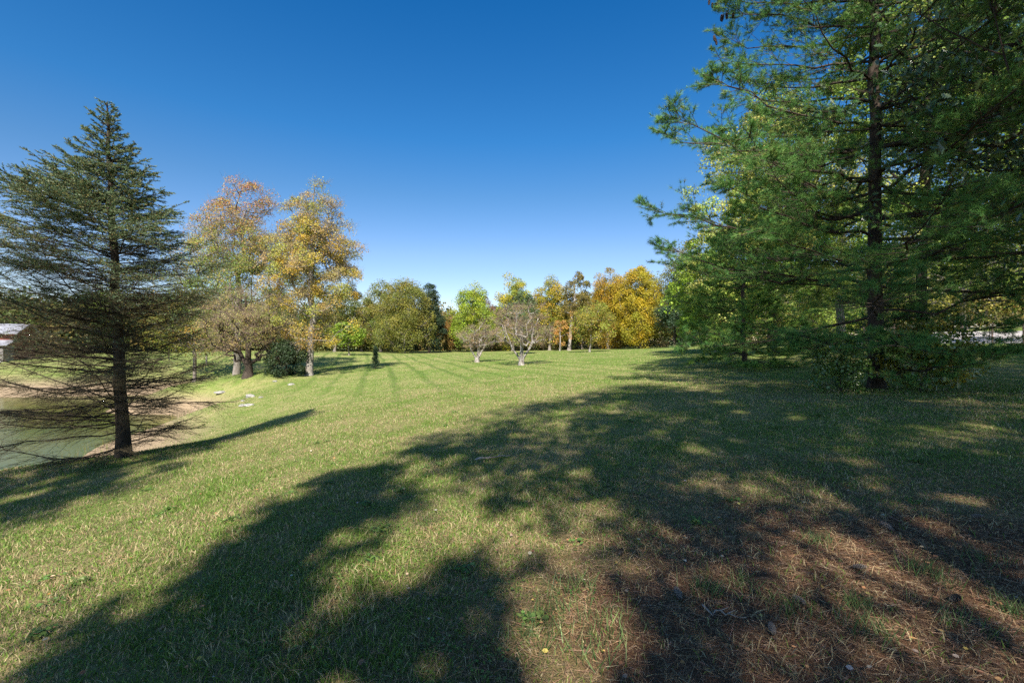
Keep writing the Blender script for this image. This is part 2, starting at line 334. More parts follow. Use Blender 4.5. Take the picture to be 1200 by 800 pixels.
# ------------------------------------------------------------------ setting: ground, water, gravel road
def build_ground():
    u = np.linspace(-1, 1, 381); c = 1500 * np.sinh(6.6 * u) / math.sinh(6.6)
    X, Y = np.meshgrid(c, c); Z = ground(X.ravel(), Y.ravel()); V = np.c_[X.ravel(), Y.ravel(), Z]; n = len(c)
    i, j = np.meshgrid(np.arange(n - 1), np.arange(n - 1)); a = (j * n + i).ravel()
    o = mesh_obj("ground", V, [np.c_[a, a + 1, a + n + 1, a + n]], M_GROUND, smooth=True); tag(o, kind="structure")
build_ground()
def build_water():
    m, nt, n, b = newmat("pond_water")
    geo = N(nt, "ShaderNodeNewGeometry"); f = noise(nt, geo.outputs["Position"], .3, 3)
    nt.links.new(ramp(nt, f, [(.3, (.065, .085, .013)), (.7, (.115, .11, .024))]), b.inputs["Base Color"])
    b.inputs["Roughness"].default_value = .12; b.inputs["IOR"].default_value = 1.33; b.inputs["Specular IOR Level"].default_value = .12
    mp = N(nt, "ShaderNodeMapping"); mp.inputs["Scale"].default_value = (1, 2.2, 1); nt.links.new(geo.outputs["Position"], mp.inputs[0])
    bp = N(nt, "ShaderNodeBump"); bp.inputs["Strength"].default_value = .12; bp.inputs["Distance"].default_value = .05
    nt.links.new(noise(nt, mp.outputs[0], 3.5, 4), bp.inputs["Height"]); nt.links.new(bp.outputs[0], b.inputs["Normal"])
    z = -3.2
    V = [(-80, 8, z), (-14, 8, z), (-14, 45, z), (-80, 45, z)]
    o = mesh_obj("pond_water", V, [[[0, 1, 2, 3]]], m); tag(o, kind="structure")
build_water()
def build_road():
    m = mat_plain("gravel", (.26, .23, .22), (.58, .53, .52), 7, .9)
    xs = np.linspace(23, 90, 60); V = []; Q = []
    for k, x in enumerate(xs):
        for t in np.linspace(0, 1, 8):
            y = 24.5 + (x - 20) * .02 + t * 9.5 + .35 * math.sin(x * 1.3 + t * 4) ; V.append((x, y, gz(x, y) + .03))
    for k in range(59):
        for t in range(7): a = k * 8 + t; Q.append((a, a + 8, a + 9, a + 1))
    o = mesh_obj("gravel_road", V, [Q], m, smooth=True); tag(o, kind="structure")
build_road()

# ------------------------------------------------------------------ grass
def scatter_wedge(n, rmax, half=R(56), r0=1.2, k=3.0):
    u = rng.random(n); r = k * np.sqrt(np.exp(u * math.log(1 + (rmax / k) ** 2)) - 1); r = np.maximum(r, .3)
    a = rng.uniform(-half, half, n); near = r < 3.2; a = np.where(near & (rng.random(n) < .25), rng.uniform(-math.pi, math.pi, n), a)
    return r * np.sin(a), r * np.cos(a)
def needle_zone(x, y): return np.hypot((x - 2.85) / 3.35, (y - 1.6) / 3.3)
def build_grass():
    n = 1000000; x, y = scatter_wedge(n, 75)
    # clumping
    cl = np.sin(x * 7.1 + np.sin(y * 5.3) * 2) * np.sin(y * 6.7 + np.sin(x * 4.1) * 2); keep = rng.random(n) < .72 + .28 * cl
    nz = needle_zone(x, y); keep &= rng.random(n) < np.clip(.14 + (nz - .72) * 2.2, .10, 1)
    x, y = x[keep], y[keep]; z = ground(x, y)
    keep = z > -2.15 - .5 * rng.random(len(z)) ** 2; x, y, z = x[keep], y[keep], z[keep]
    n = len(x); d = np.hypot(x, y)
    tall = rng.random(n) ** 3; h = (.018 + .030 * rng.random(n) + .038 * tall) * (1 + d * .006) * (1 + .35 * np.sin(x * 2.1 + 1) * np.sin(y * 1.7))
    a = rng.uniform(0, 2 * math.pi, n); lean = rng.uniform(.1, .9, n)
    up = unit(np.c_[np.cos(a) * lean, np.sin(a) * lean, np.ones(n)])
    fa = rng.uniform(0, 2 * math.pi, n); side = unit(np.cross(up, np.c_[np.cos(fa), np.sin(fa), np.zeros(n)]))
    wd = (.0028 + .0020 * rng.random(n)) * (1 + d / 8)
    C = np.c_[x, y, z - .006]
    mid = C + up * (h * .55)[:, None]; bend = np.c_[np.cos(a), np.sin(a), -np.ones(n) * .5] * (h * .28 * lean)[:, None]
    tip = C + up * h[:, None] + bend
    V = np.stack([C - side * wd[:, None] * .5, C + side * wd[:, None] * .5, mid + side * wd[:, None] * .4, mid - side * wd[:, None] * .4, tip], 1).reshape(-1, 3)
    b = np.arange(n)[:, None] * 5
    t = np.c_[rng.random(n), rng.random(n), rng.random(n)]
    o = mesh_obj("grass", V, [b + np.array([[0, 1, 2, 3]]), b + np.array([[3, 2, 4]])], M_BLADE, tint=np.repeat(t, 5, 0))
    tag(o, kind="stuff")
build_grass()
def build_litter():
    # fallen pine needles: long thin straw lying in every direction
    n = 240000; r = np.sqrt(rng.random(n)) * 1.25; a = rng.uniform(0, 2 * math.pi, n)
    x = 2.85 + r * 3.55 * np.cos(a); y = 1.6 + r * 3.5 * np.sin(a); k = (y > -.6) & (rng.random(n) < np.clip(1.5 - r, .12, 1)); x, y = x[k], y[k]
    m = 26000; xe, ye = scatter_wedge(m, 14); x = np.r_[x, xe]; y = np.r_[y, ye]
    n = len(x); z = ground(x, y) + rng.uniform(.003, .030, n)
    a = rng.uniform(0, 2 * math.pi, n); A = np.c_[np.cos(a), np.sin(a), rng.normal(0, .22, n)]
    Nn = np.c_[rng.normal(0, .5, n), rng.normal(0, .5, n), np.ones(n)]
    t = pick([(.28, .17, .09), (.19, .115, .065), (.39, .28, .17), (.12, .08, .05)], n, [.4, .25, .2, .15], .2)
    o = cards("pine_needles", np.c_[x, y, z], A, Nn, rng.uniform(.05, .12, n), rng.uniform(.0011, .0020, n) * (1 + np.hypot(x, y) / 5), t, T_NEEDLE, M_LITTER, None); tag(o, kind="stuff")
    # small fallen leaves
    n = 3000; x, y = scatter_wedge(n, 30, half=R(52)); k = (x > -1.5 + rng.normal(0, 3, n)) | (rng.random(n) < .25); x, y = x[k], y[k]; n = len(x)
    z = ground(x, y) + rng.uniform(.02, .055, n); s = rng.uniform(.012, .036, n)
    t = pick([(.33, .17, .08), (.38, .30, .20), (.42, .38, .33), (.22, .12, .06), (.42, .30, .08)], n, [.36, .16, .05, .33, .10], .2)
    Nn = unit(np.c_[rng.normal(0, .45, n), rng.normal(0, .45, n), np.ones(n)]); a = rng.uniform(0, 6.28, n)
    o = cards("fallen_leaves", np.c_[x, y, z], np.c_[np.cos(a), np.sin(a), np.zeros(n)], Nn, s, s, t, T_BROAD, M_LITTER, None); tag(o, kind="stuff")
build_litter()

# ------------------------------------------------------------------ broadleaf trees
def skeleton(base, top, tips, lean=.03, trunk_r=.2, n_tr=9, fork=None, wob=.03, first=.25):
    """nodes/parents joining every tip to the trunk (nearest-node attachment), radii by the number of tips carried"""
    base = np.asarray(base, float); H = np.linalg.norm(top - base)
    nodes = [base]; par = [-1]
    for k in range(1, n_tr + 1):
        t = k / n_tr; p = base + (top - base) * t + rng.normal(0, wob * H * .25, 3) * [1, 1, 0]; nodes.append(p); par.append(k - 1)
    if fork:
        for (az, el, ln, at) in fork:
            p = nodes[at] ; q = at
            for s in range(5):
                p = p + np.array([math.cos(az) * math.cos(el), math.sin(az) * math.cos(el), math.sin(el)]) * ln / 5 + rng.normal(0, ln * .03, 3); el += .07
                nodes.append(p); par.append(q); q = len(nodes) - 1
    ax = np.array([base[0], base[1], 0]); order = np.argsort(np.hypot(tips[:, 0] - base[0], tips[:, 1] - base[1]) + .4 * np.abs(tips[:, 2] - base[2] - H * .5))
    tipidx = []
    for i in order:
        p = tips[i]; NA = np.array(nodes); d = NA - p; h = np.hypot(d[:, 0], d[:, 1]); dz = d[:, 2]
        cost = np.sqrt((d ** 2).sum(1)) + np.where(dz > -.25 * h, (dz + .25 * h) * 1.3, 0)
        cost[NA[:, 2] < base[2] + first * H] += H
        j = int(np.argmin(cost)); q0 = NA[j]; L = np.linalg.norm(p - q0); m = max(2, int(L / (H * .07))); q = j
        for s in range(1, m + 1):
            t = s / m; c = q0 + (p - q0) * t; c = c + np.array([0, 0, -.10 * L * math.sin(math.pi * t)]) * (1 if rng.random() < .6 else -.6)
            if s < m: c = c + rng.normal(0, .045 * L, 3)
            nodes.append(c); par.append(q); q = len(nodes) - 1
        tipidx.append(q)
    cnt = np.zeros(len(nodes)); 
    for i in tipidx: cnt[i] += 1
    for i in range(len(nodes) - 1, 0, -1): cnt[par[i]] += max(cnt[i], .0)
    cnt = np.maximum(cnt, .6); rad = trunk_r * (cnt / cnt[1]) ** .45
    rad = np.minimum(rad, trunk_r)
    nodes = np.array(nodes); par = np.array(par); rad[0] = trunk_r * 1.25
    return nodes, par, rad
def envelope(n, c, rx, ry, rz, shape='round', power=2.2, fl=0.0):
    u = rsph(n); r = rng.random(n) ** (1 / power)
    p = u * r[:, None]
    if shape == 'cone': k = np.clip(.5 - .5 * p[:, 2], 0, 1); f = (.18 + .95 * k ** .75); p[:, :2] *= f[:, None] * 1.1
    if shape == 'egg': f = 1.08 - .28 * (p[:, 2] + .3); p[:, :2] *= f[:, None]
    if shape == 'pear': f = 1.0 - .42 * p[:, 2]; p[:, :2] *= f[:, None]
    return np.asarray(c) + p * [rx, ry, rz]
def tree(name, label, cat, px, d, ext, pal, wts=None, shape='egg', clumps=70, lpc=170, leaf=.16, cr=.16, trunk_r=None, bark=None, fork=None, mat=None,
         top_tint=None, bare=0., depth=1.0, twigs=10, group=None, tpl=T_QUAD, world=None, sparse_fn=None, shadow=False, var=.16, cvar=.16, flat=.75, power=2.4, first=.22, limb_top=.8, tilt=0., shell=.45, drop=None, twr=.004, twig_mat=None):
    """ext = (left, right, top, bottom) of the crown as measured in the photo at distance d; or world=(x, y, radius, z_low, z_high)"""
    if world:
        bx, by, rx, zl, zh = world; cx = bx; d = max(by, 5)
    else:
        bx, by = (px - CX) / F * d, d
        l, r, t, b = ext; cx = ((l + r) / 2 - CX) / F * d; rx = (r - l) / 2 / F * d; zh = EYE + (CY - t) / F * d; zl = EYE + (CY - b) / F * d
    bz = gz(bx, by); base = np.array([bx, by, bz - .05]); H = zh - bz
    root = thing(name, (bx, by, bz), label, cat, group)
    trunk_r = trunk_r or H * .017; R0 = rx * cr * 2 * .8
    cyy = by + (0 if world else tilt)
    c0 = np.array([cx, cyy, (zl + zh) / 2]); rz = (zh - zl) / 2
    T = envelope(clumps, c0, max(rx - R0 * .8, rx * .4), max(rx * depth - R0 * .8, .3 * rx), max(rz - R0 * .6, rz * .4), shape, power)
    if drop is not None: T = T[~drop(T)]
    if shadow:
        T = T[keep_shadow(T, 30)]
    top = np.array([bx + (cx - bx) * .7, by, bz + H * limb_top])
    nodes, par, rad = skeleton(base, top, T, trunk_r=trunk_r, fork=fork, first=first)
    if shadow: rad[10:] = np.minimum(rad[10:] * .4, .05)
    sg = Segs(); i = np.arange(1, len(nodes)); big = rad[i] > .035
    ii = i[big]; sg.add(nodes[par[ii]], nodes[ii], rad[par[ii]] * np.where(rad[par[ii]] > rad[ii] * 1.8, .6, 1), rad[ii], 7)
    ii = i[~big]; sg.add(nodes[par[ii]], nodes[ii], np.minimum(rad[par[ii]], rad[ii] * 1.5), rad[ii], 4)
    if shadow: pass
    # root flare
    sg.poly([base - [0, 0, .15], base + [0, 0, .12], base + [0, 0, .5]], [trunk_r * 1.9, trunk_r * 1.45, trunk_r * 1.1], 9)
    sgt = sg if twig_mat is None else Segs(); sg0 = sg; sg = sgt
    n = len(T); crad = R0 * rng.uniform(.65, 1.35, n)
    nb = max(1, twigs); tw0 = np.repeat(T, nb, 0); tdir = rsph(n * nb); tdir[:, 2] = tdir[:, 2] * .7 + .25
    outw = unit(T - (c0 - [0, 0, rz * .5])); tdir = unit(tdir + np.repeat(outw, nb, 0) * .6)
    tl = np.repeat(crad, nb) * rng.uniform(.5, 1.15, n * nb); tw1 = tw0 + tdir * tl[:, None]
    tmid = (tw0 + tw1) / 2 + rng.normal(0, .08, (n * nb, 3)) * tl[:, None]
    rr = max(twr, trunk_r * .03); sg.add(tw0, tmid, rr * 1.3, rr * .9, 3); sg.add(tmid, tw1, rr * .9, rr * .4, 3)
    if bare > 0:   # fine spray of twigs for bare crowns
        m = int(6 * bare) + 1; s0 = np.repeat(tmid, m, 0) + (np.repeat(tw1 - tmid, m, 0)) * rng.random((n * nb * m, 1)); sd = unit(rsph(n * nb * m) + np.repeat(tdir, m, 0))
        sg.add(s0, s0 + sd * (np.repeat(tl, m) * rng.uniform(.3, .75, n * nb * m))[:, None], rr * .7, rr * .3, 3)
    sg0.build("trunk", bark or B_GREY, root, (bx, by, bz))
    if twig_mat is not None: sgt.build("twigs", twig_mat, root, (bx, by, bz))
    # leaves: a clump is an uneven puff around its twigs
    dens = rng.uniform(.55, 1.3, n)
    if sparse_fn is not None: dens = dens * sparse_fn(T, c0, rx, rz)
    k = np.maximum((lpc * dens).astype(int), 0); idx = np.repeat(np.arange(n), k); m = len(idx)
    u = rsph(m); u = unit(u + outw[idx] * .55 + [0, 0, .15]); rrad = crad[idx] * (shell + (1.05 - shell) * rng.random(m) ** .7)
    Pp = T[idx] + u * rrad[:, None] * [1, 1, flat] + rng.normal(0, .06, (m, 3)) * crad[idx][:, None]
    cc = pick(pal, n, wts, cvar); ct = pick(pal, m, wts, var); tint = cc[idx] * .62 + ct * .38
    if top_tint is not None:
        f = np.clip((Pp[:, 2] - (c0[2] + rz * top_tint[0])) / (rz * .8) + rng.normal(0, .3, m), 0, 1)[:, None]; tint = tint * (1 - f) + pick(top_tint[1], m) * f
    if shadow:
        kk = keep_shadow(Pp, 17) | (rng.random(m) < .05); Pp, tint, u, idx = Pp[kk], tint[kk], u[kk], idx[kk]; m = len(Pp)
    Nn = unit(u * .9 + rng.normal(0, .55, (m, 3)) + [0, 0, .35]); A = rng.normal(0, 1, (m, 3)) - [0, 0, .4]
    s = leaf * rng.uniform(.6, 1.3, m)
    cards("crown", Pp, A, Nn, s, s * 1.0, tint, tpl, mat or M_LEAF, root, (bx, by, bz))
    return root

# ------------------------------------------------------------------ spruce at the left
def branch_curve(p0, az, L, el, sag, n=7, curl=.0):
    t = np.linspace(0, 1, n); r = L * t
    zc = r * math.tan(el) - sag * L * np.sin(math.pi * np.clip(t, 0, 1)) + curl * L * t ** 3
    a = az + .12 * rng.normal() * t
    return np.c_[p0[0] + r * np.cos(a), p0[1] + r * np.sin(a), p0[2] + zc]
def interp_curve(P_, t):
    k = np.linspace(0, 1, len(P_)); return np.stack([np.interp(t, k, P_[:, c]) for c in range(3)], -1)
def build_spruce():
    bx, by, _ = P(145, 535, 10); bz = gz(bx, by); O = np.array([bx, by, bz]); H = EYE + 280 / F * 10 - bz
    root = thing("spruce_tree", (bx, by, bz), "tall dark spruce on the bank above the pond, bare twiggy branches below a needled top", "spruce")
    top = O + [-.37, 0, H]
    tr = Segs(); hs = np.linspace(0, 1, 16); pts = O + (top - O) * hs[:, None] + np.c_[rng.normal(0, .015, 16), rng.normal(0, .015, 16), np.zeros(16)]
    pts[0] = O - [0, 0, .1]; rad = .118 * (1 - hs) ** .75 + .012; rad[0] = .17; rad[1] *= 1.05
    tr.poly(pts, rad, 12); tr.build("trunk", B_DARK, root, O)
    sg = Segs(); fs = Segs()
    prof_h = [0, .35, 1.0, 2.5, 4.4, 5.3, 6.0, 6.7, 7.3, 7.9]; prof_l = [1.4, 2.1, 2.5, 2.6, 2.25, 1.75, 1.15, .66, .32, .06]
    NC, NA, NL, NW, NT = [], [], [], [], []
    h = .30
    while h < H - .12:
        nb = 5 if h < 1.0 else (8 if h < 4 else 7)
        a0 = rng.uniform(0, 6.28)
        for b in range(nb):
            az = a0 + b * 2 * math.pi / nb + rng.normal(0, .25); hh = h + rng.uniform(-.1, .1)
            el = R(np.interp(hh, [0, 1, 2.5, 5, 6.5, 7.8], [-3, 6, 15, 17, 24, 45])) + rng.normal(0, R(6)); L = np.interp(hh, prof_h, prof_l)
            for _ in range(4): L = .5 * L + .5 * np.interp(hh + L * math.tan(el) * .9, prof_h, prof_l)
            L *= rng.uniform(.62, 1.15) * (1 - .19 * math.cos(az))
            if hh < 3.5 and rng.random() < .12: L *= .35
            sag = rng.uniform(.03, .09); p0 = O + (top - O) * (hh / H)
            c = branch_curve(p0, az, L, el, sag * rng.uniform(-.4, 1.6), 8, rng.uniform(-.05, .12)); c[2:] += np.cumsum(rng.normal(0, .018 * L, (6, 3)), 0); r0 = .006 + .0048 * L
            rr = np.linspace(r0, .004, 8); sg.poly(c, rr, 5)
            green = np.interp(hh, [0, 1.5, 2.3, 3.2, 4.2, 5.0, 7], [0, .03, .15, .28, .7, 1.3, 2.0])
            n2 = int(L / .047); t = rng.uniform(.12, 1, n2); t.sort()
            q = interp_curve(c, t); dr = unit(interp_curve(c, np.minimum(t + .05, 1)) - interp_curve(c, t - .05))
            side = np.where(np.arange(n2) % 2 == 0, 1, -1)[:, None]; hor = unit(np.cross(dr, [0, 0, 1]))
            an = rng.uniform(R(38), R(65), n2)[:, None]
            d2 = unit(dr * np.cos(an) + hor * side * np.sin(an) + np.c_[np.zeros(n2), np.zeros(n2), rng.normal(-.06, .16, n2)])
            l2 = (.22 + .55 * np.sin(math.pi * np.clip(t * .85 + .1, 0, 1))) * rng.uniform(.45, 1.1, n2) * min(1, L / 1.9); l2 = np.maximum(np.minimum(l2, (1.02 - t) * L + .12), .1)
            e2 = q + d2 * l2[:, None] + np.c_[np.zeros(n2), np.zeros(n2), l2 * (rng.uniform(-.12, .16, n2) if hh > 4.5 else rng.uniform(-.45, .12, n2))]
            fs.add(q, e2, .0042, .0016, 3)
            n3 = 6 if hh < 4.6 else 4; tt = rng.uniform(.15, .95, (n2, n3)); q3 = q[:, None] + (e2 - q)[:, None] * tt[..., None]
            s3 = np.where(rng.random((n2, n3)) < .5, 1, -1)[..., None]; h3 = unit(np.cross(d2, [0, 0, 1]))[:, None]
            d3 = unit(d2[:, None] * .75 + h3 * s3 * .65 + rng.normal(0, .22, (n2, n3, 3))); l3 = (l2[:, None] * .42 * rng.uniform(.5, 1.2, (n2, n3)))
            e3 = q3 + d3 * l3[..., None]; fs.add(q3.reshape(-1, 3), e3.reshape(-1, 3), .0022, .001, 3)
            if green > .01:
                S0 = np.r_[q, q3.reshape(-1, 3), c[3:-1]]; S1 = np.r_[e2, e3.reshape(-1, 3), c[4:]]
                tpos = np.r_[t, np.repeat(t, n3), np.linspace(.5, .9, 4)]
                ln = np.linalg.norm(S1 - S0, axis=1); prob = green * np.clip((tpos - (.42 if green < .9 else .12)) * 3, 0, 1)
                cnt = (ln * 150 * prob * rng.uniform(.5, 1.3, len(ln))).astype(int); ix = np.repeat(np.arange(len(ln)), cnt)
                if len(ix):
                    f = rng.random(len(ix))[:, None]; dd = unit(S1 - S0)[ix]
                    NC.append(S0[ix] + (S1 - S0)[ix] * f); NA.append(unit(dd * .75 + rsph(len(ix)) * .8 + [0, 0, .18])); NL.append(rng.uniform(.022, .036, len(ix)))
        h += (.20 if h < 5.0 else .15) * rng.uniform(.7, 1.3)
    sg.build("branches", B_DARK, root, O); fs.build("twigs", B_OLIVE, root, O)
    C = np.concatenate(NC); A = np.concatenate(NA); L = np.concatenate(NL); n = len(C)
    t = pick([(.08, .135, .055), (.115, .18, .08), (.22, .27, .16), (.27, .21, .055)], n, [.4, .3, .15, .15], .2)
    cards("crown", C, A, rsph(n), L * 1.15, .010, t, T_NEEDLE, M_NEEDLE, root, O)
    print("spruce needles", n)
build_spruce()

# ------------------------------------------------------------------ white pine at the right (and its kin)
def build_pine(name, label, px, d, H, prof, trunk_r=.155, lift=0, dens=1.0, world=None, tints=None, keep=None, tuft=27, cones=None, whorl=.55, nw=5, low=.9, nlen=.115, cardw=.0062):
    if world: bx, by = world
    else: bx, by = (px - CX) / F * d, d
    bz = gz(bx, by); O = np.array([bx, by, bz]); top = O + [-.1, 0, H]
    root = thing(name, (bx, by, bz), label, "pine tree")
    hs = np.linspace(0, 1, 18); pts = O + (top - O) * hs[:, None] + np.c_[rng.normal(0, .03, 18), rng.normal(0, .03, 18), np.zeros(18)]; pts[0] = O - [0, 0, .1]
    rad = trunk_r * (1 - hs) ** .8 + .015; rad[0] = trunk_r * 1.1
    tr = Segs(); tr.poly(pts, rad, 12)
    tr.poly([O - [0, 0, .1], O + [0, 0, .06], O + [0, 0, .25], O + [0, 0, .5]], [trunk_r * 1.5, trunk_r * 1.3, trunk_r * 1.1, trunk_r * .98], 12)
    tr.build("trunk", B_DARK, root, O)
    sg = Segs(); fs = Segs(); TC, TD = [], []; tips = []
    h = low
    while h < H - .3:
        a0 = rng.uniform(0, 6.28); m = nw + (1 if rng.random() < .5 else 0)
        for b in range(m):
            az = a0 + b * 2 * math.pi / m + rng.normal(0, .22); hh = h + rng.uniform(-.15, .15)
            L = np.interp(hh, [p[0] for p in prof], [p[1] for p in prof]) * rng.uniform(.7, 1.1)
            el = R(np.interp(hh / H, [0, .15, .4, .7, 1], [-4, 2, 10, 24, 45])) + rng.normal(0, R(5)); p0 = interp_curve(pts, np.array([hh / H]))[0]
            c = branch_curve(p0, az, L, el, rng.uniform(.0, .08), 9, rng.uniform(0, .12)); c[1:-1] += rng.normal(0, .015 * L, (7, 3))
            sg.poly(c, np.linspace(.012 + .0058 * L, .004, 9), 6)
            n2 = max(4, int(L / .155 * dens)); t = np.sort(rng.uniform(.2, 1, n2)); q = interp_curve(c, t); dr = unit(interp_curve(c, np.minimum(t + .04, 1)) - interp_curve(c, t - .04))
            side = np.where(np.arange(n2) % 2 == 0, 1, -1)[:, None]; hor = unit(np.cross(dr, [0, 0, 1])); an = rng.uniform(R(30), R(68), n2)[:, None]
            d2 = unit(dr * np.cos(an) + hor * side * np.sin(an) + np.c_[np.zeros(n2), np.zeros(n2), rng.normal(.06, .24, n2)])
            l2 = np.minimum(L * .34 * (1.15 - t) + .2, 1.5) * rng.uniform(.5, 1.15, n2); e2 = q + d2 * l2[:, None]
            fs.add(q, e2, .008, .003, 4)
            n3 = 6; tt = rng.uniform(.12, 1, (n2, n3)); q3 = q[:, None] + (e2 - q)[:, None] * tt[..., None]
            s3 = np.where(rng.random((n2, n3)) < .5, 1, -1)[..., None]; h3 = unit(np.cross(d2, [0, 0, 1]))[:, None]
            d3 = unit(d2[:, None] * .8 + h3 * s3 * .6 + rng.normal(0, .2, (n2, n3, 3)) + [0, 0, .12]); l3 = (l2[:, None] * .33 * rng.uniform(.4, 1.3, (n2, n3)) + .05)
            e3 = q3 + d3 * l3[..., None]; fs.add(q3.reshape(-1, 3), e3.reshape(-1, 3), .0035, .002, 3)
            TC += [e3.reshape(-1, 3), e2, c[-1:], (q3 * .45 + e3 * .55).reshape(-1, 3)]; TD += [d3.reshape(-1, 3), d2, dr[-1:], d3.reshape(-1, 3)]
            tips.append((c[-1], hh, az))
        h += whorl * rng.uniform(.8, 1.2)
    sg.build("branches", B_DARK, root, O); fs.build("twigs", B_TWIG, root, O)
    TC = np.concatenate(TC); TD = np.concatenate(TD)
    if keep is not None: k = keep(TC); TC, TD = TC[k], TD[k]
    n = len(TC); ix = np.repeat(np.arange(n), tuft); m = len(ix)
    C = TC[ix] - TD[ix] * rng.uniform(0, .08, m)[:, None]; A = unit(TD[ix] * .75 + rsph(m) * .75 + [0, 0, .05]); L = nlen * rng.uniform(.7, 1.2, m)
    pal = tints or [(.068, .185, .045), (.10, .24, .055), (.155, .28, .065), (.25, .25, .05)]
    t = (pick(pal, n, [.35, .35, .22, .08], .18)[ix] * .6 + pick(pal, m, [.35, .35, .22, .08], .18) * .4)
    cards("crown", C, A, rsph(m), L, cardw, t, T_NEEDLE, M_NEEDLE, root, O)
    if cones:
        cs = [np.array(p) for p, hh, az in sorted(tips, key=lambda q: abs(q[1] - cones[0]) + 1.0 * (q[0][0] - bx))[:cones[1]]]
        for p in cs:
            for k in range(4):
                pc(p + rng.normal(0, .12, 3) + [0, 0, -.12], .16, None, root, O, hang=True)
    print(name, "tufts", n); return root
M_CONE = mat_plain("pine_cone_scales", (.05, .032, .022), (.13, .085, .055), 60)
M_CONEP = mat_plain("pine_cone_weathered", (.06, .045, .038), (.20, .17, .14), 90)
def pc(p, ln, label, parent=None, O=(0, 0, 0), hang=False, mat=None):
    """an open pine cone: a spiral of overlapping pointed scales on a core"""
    V, Q = [], []; nsc = 64; ax = np.array([rng.normal(0, .12), rng.normal(0, .12), -1.0]) if hang else unit(np.array([[rng.normal(), rng.normal(), .1]]))[0]
    ax = ax / np.linalg.norm(ax); u, v = perp(ax[None]); u, v = u[0], v[0]; c0 = np.asarray(p, float) - ax * ln / 2
    for k in range(nsc):
        t = (k + .5) / nsc; a = k * 2.399963; rr = ln * .20 * math.sin(math.pi * (.12 + .80 * t)) ** .7; out = u * math.cos(a) + v * math.sin(a); tan = np.cross(ax, out)
        b = c0 + ax * ln * t; w_ = ln * .075
        i = len(V); V += [b + tan * w_ * .5, b - tan * w_ * .5, b + out * rr * 1.0 - tan * w_ + ax * ln * .05, b + out * rr * 1.25 + ax * ln * .10, b + out * rr * 1.0 + tan * w_ + ax * ln * .05, b + out * rr - ax * ln * .01]
        Q += [(i, i + 1, i + 2, i + 5), (i, i + 5, i + 4, i + 4)][:1]; Q += [(i, i + 5, i + 3, i + 4), (i + 1, i + 2, i + 3, i + 5)]
    V = np.array(V)
    org = np.asarray(O if parent is not None else p)
    o = mesh_obj("pine_cone", V - org, [Q], mat or M_CONE, parent)
    if parent is None: o.location = p; tag(o, label, "pine cone", "pine cones lying on the ground")
    return o
build_pine("white_pine", "large dark green pine with layered boughs and a thick trunk, standing in shade", 1027, 11, 16.0,
           [(.8, 2.8), (1.4, 3.9), (2.2, 4.9), (4.5, 5.2), (6, 5.0), (9, 3.9), (12, 2.9), (16, .3)], cones=(9.0, 4))

build_pine("white_pine", "smaller soft green pine low behind the left boughs of the big pine", 872, 20.5, 7.4,
           [(.5, 2.6), (1.2, 3.2), (3, 3.0), (5, 2.0), (7.4, .2)], trunk_r=.10, tints=[(.13, .26, .045), (.19, .33, .06), (.26, .38, .07), (.34, .36, .06)], tuft=16, cardw=.013, nlen=.13, low=.5, whorl=.5)
# ------------------------------------------------------------------ trees behind the camera that throw the shade on the near lawn
GR = [(.055, .095, .02), (.075, .12, .03), (.10, .14, .035)]
tree("shade_tree", "slim broadleaf tree behind the viewpoint shading the lower left lawn", "tree", 0, 0, None, GR, shape='cone', clumps=230, lpc=220, leaf=.14, cr=.12, world=(-2.3, -5.2, 2.6, 2.5, 12.4), shadow=True, bark=B_DARK)
tree("shade_tree", "broad tree behind the viewpoint shading the middle of the lawn", "tree", 0, 0, None, GR, shape='egg', clumps=420, lpc=220, leaf=.15, cr=.09, world=(2.6, -5.0, 6.2, 3.4, 16.5), shadow=True, bark=B_DARK)
tree("shade_tree", "tall tree right of the viewpoint shading the big pine", "tree", 0, 0, None, GR, shape='egg', clumps=420, lpc=210, leaf=.16, cr=.09, world=(10.0, -4.2, 6.2, 3.5, 22), shadow=True, bark=B_DARK)
tree("shade_tree", "slim tree behind the viewpoint shading the foot of the spruce", "tree", 0, 0, None, GR, shape='cone', clumps=230, lpc=150, leaf=.15, cr=.12, world=(-9.4, -4.5, 3.4, 2.5, 16.5), shadow=True, bark=B_DARK)
tree("shade_tree", "tree beyond the right edge of the lawn with long low boughs", "tree", 0, 0, None, GR, shape='round', clumps=360, lpc=210, leaf=.16, cr=.09, world=(18.5, 2.0, 7.0, 3, 18), shadow=True, bark=B_DARK)

# ------------------------------------------------------------------ the trees of the left group
PALEG0 = 0; GOLD = [(.42, .26, .035), (.34, .24, .04), (.26, .24, .05), (.40, .20, .05)]
OLIVE = [(.15, .19, .035), (.22, .23, .04), (.11, .15, .03), (.26, .20, .045)]
MIXED = [(.17, .26, .04), (.28, .33, .05), (.11, .18, .035)]
BROWNP = [(.36, .25, .12), (.44, .33, .10), (.26, .27, .08), (.24, .30, .07)]
def right_bare(T, c0, rx, rz):   # the upper right of the sycamore has lost its leaves
    f = (T[:, 0] - c0[0]) / rx * .55 + (T[:, 2] - c0[2]) / rz
    return np.clip(1.1 - 1.2 * np.clip(f - .12, 0, 1), .10, 1.2)
tree("sycamore_tree", "tall pale-trunked tree with yellow-brown leaves, its upper right side nearly bare", "tree", 362, 34, (312, 430, 200, 420),
     [(.52, .37, .05), (.46, .27, .07), (.30, .34, .06), (.36, .25, .12)], [.35, .18, .27, .2], clumps=260, lpc=260, leaf=.10, cr=.11, trunk_r=.24, bark=B_PALE, bare=1.0, twigs=8, sparse_fn=right_bare, flat=.9, power=2.3, first=.12, limb_top=.88, shape='pear', twr=.007)
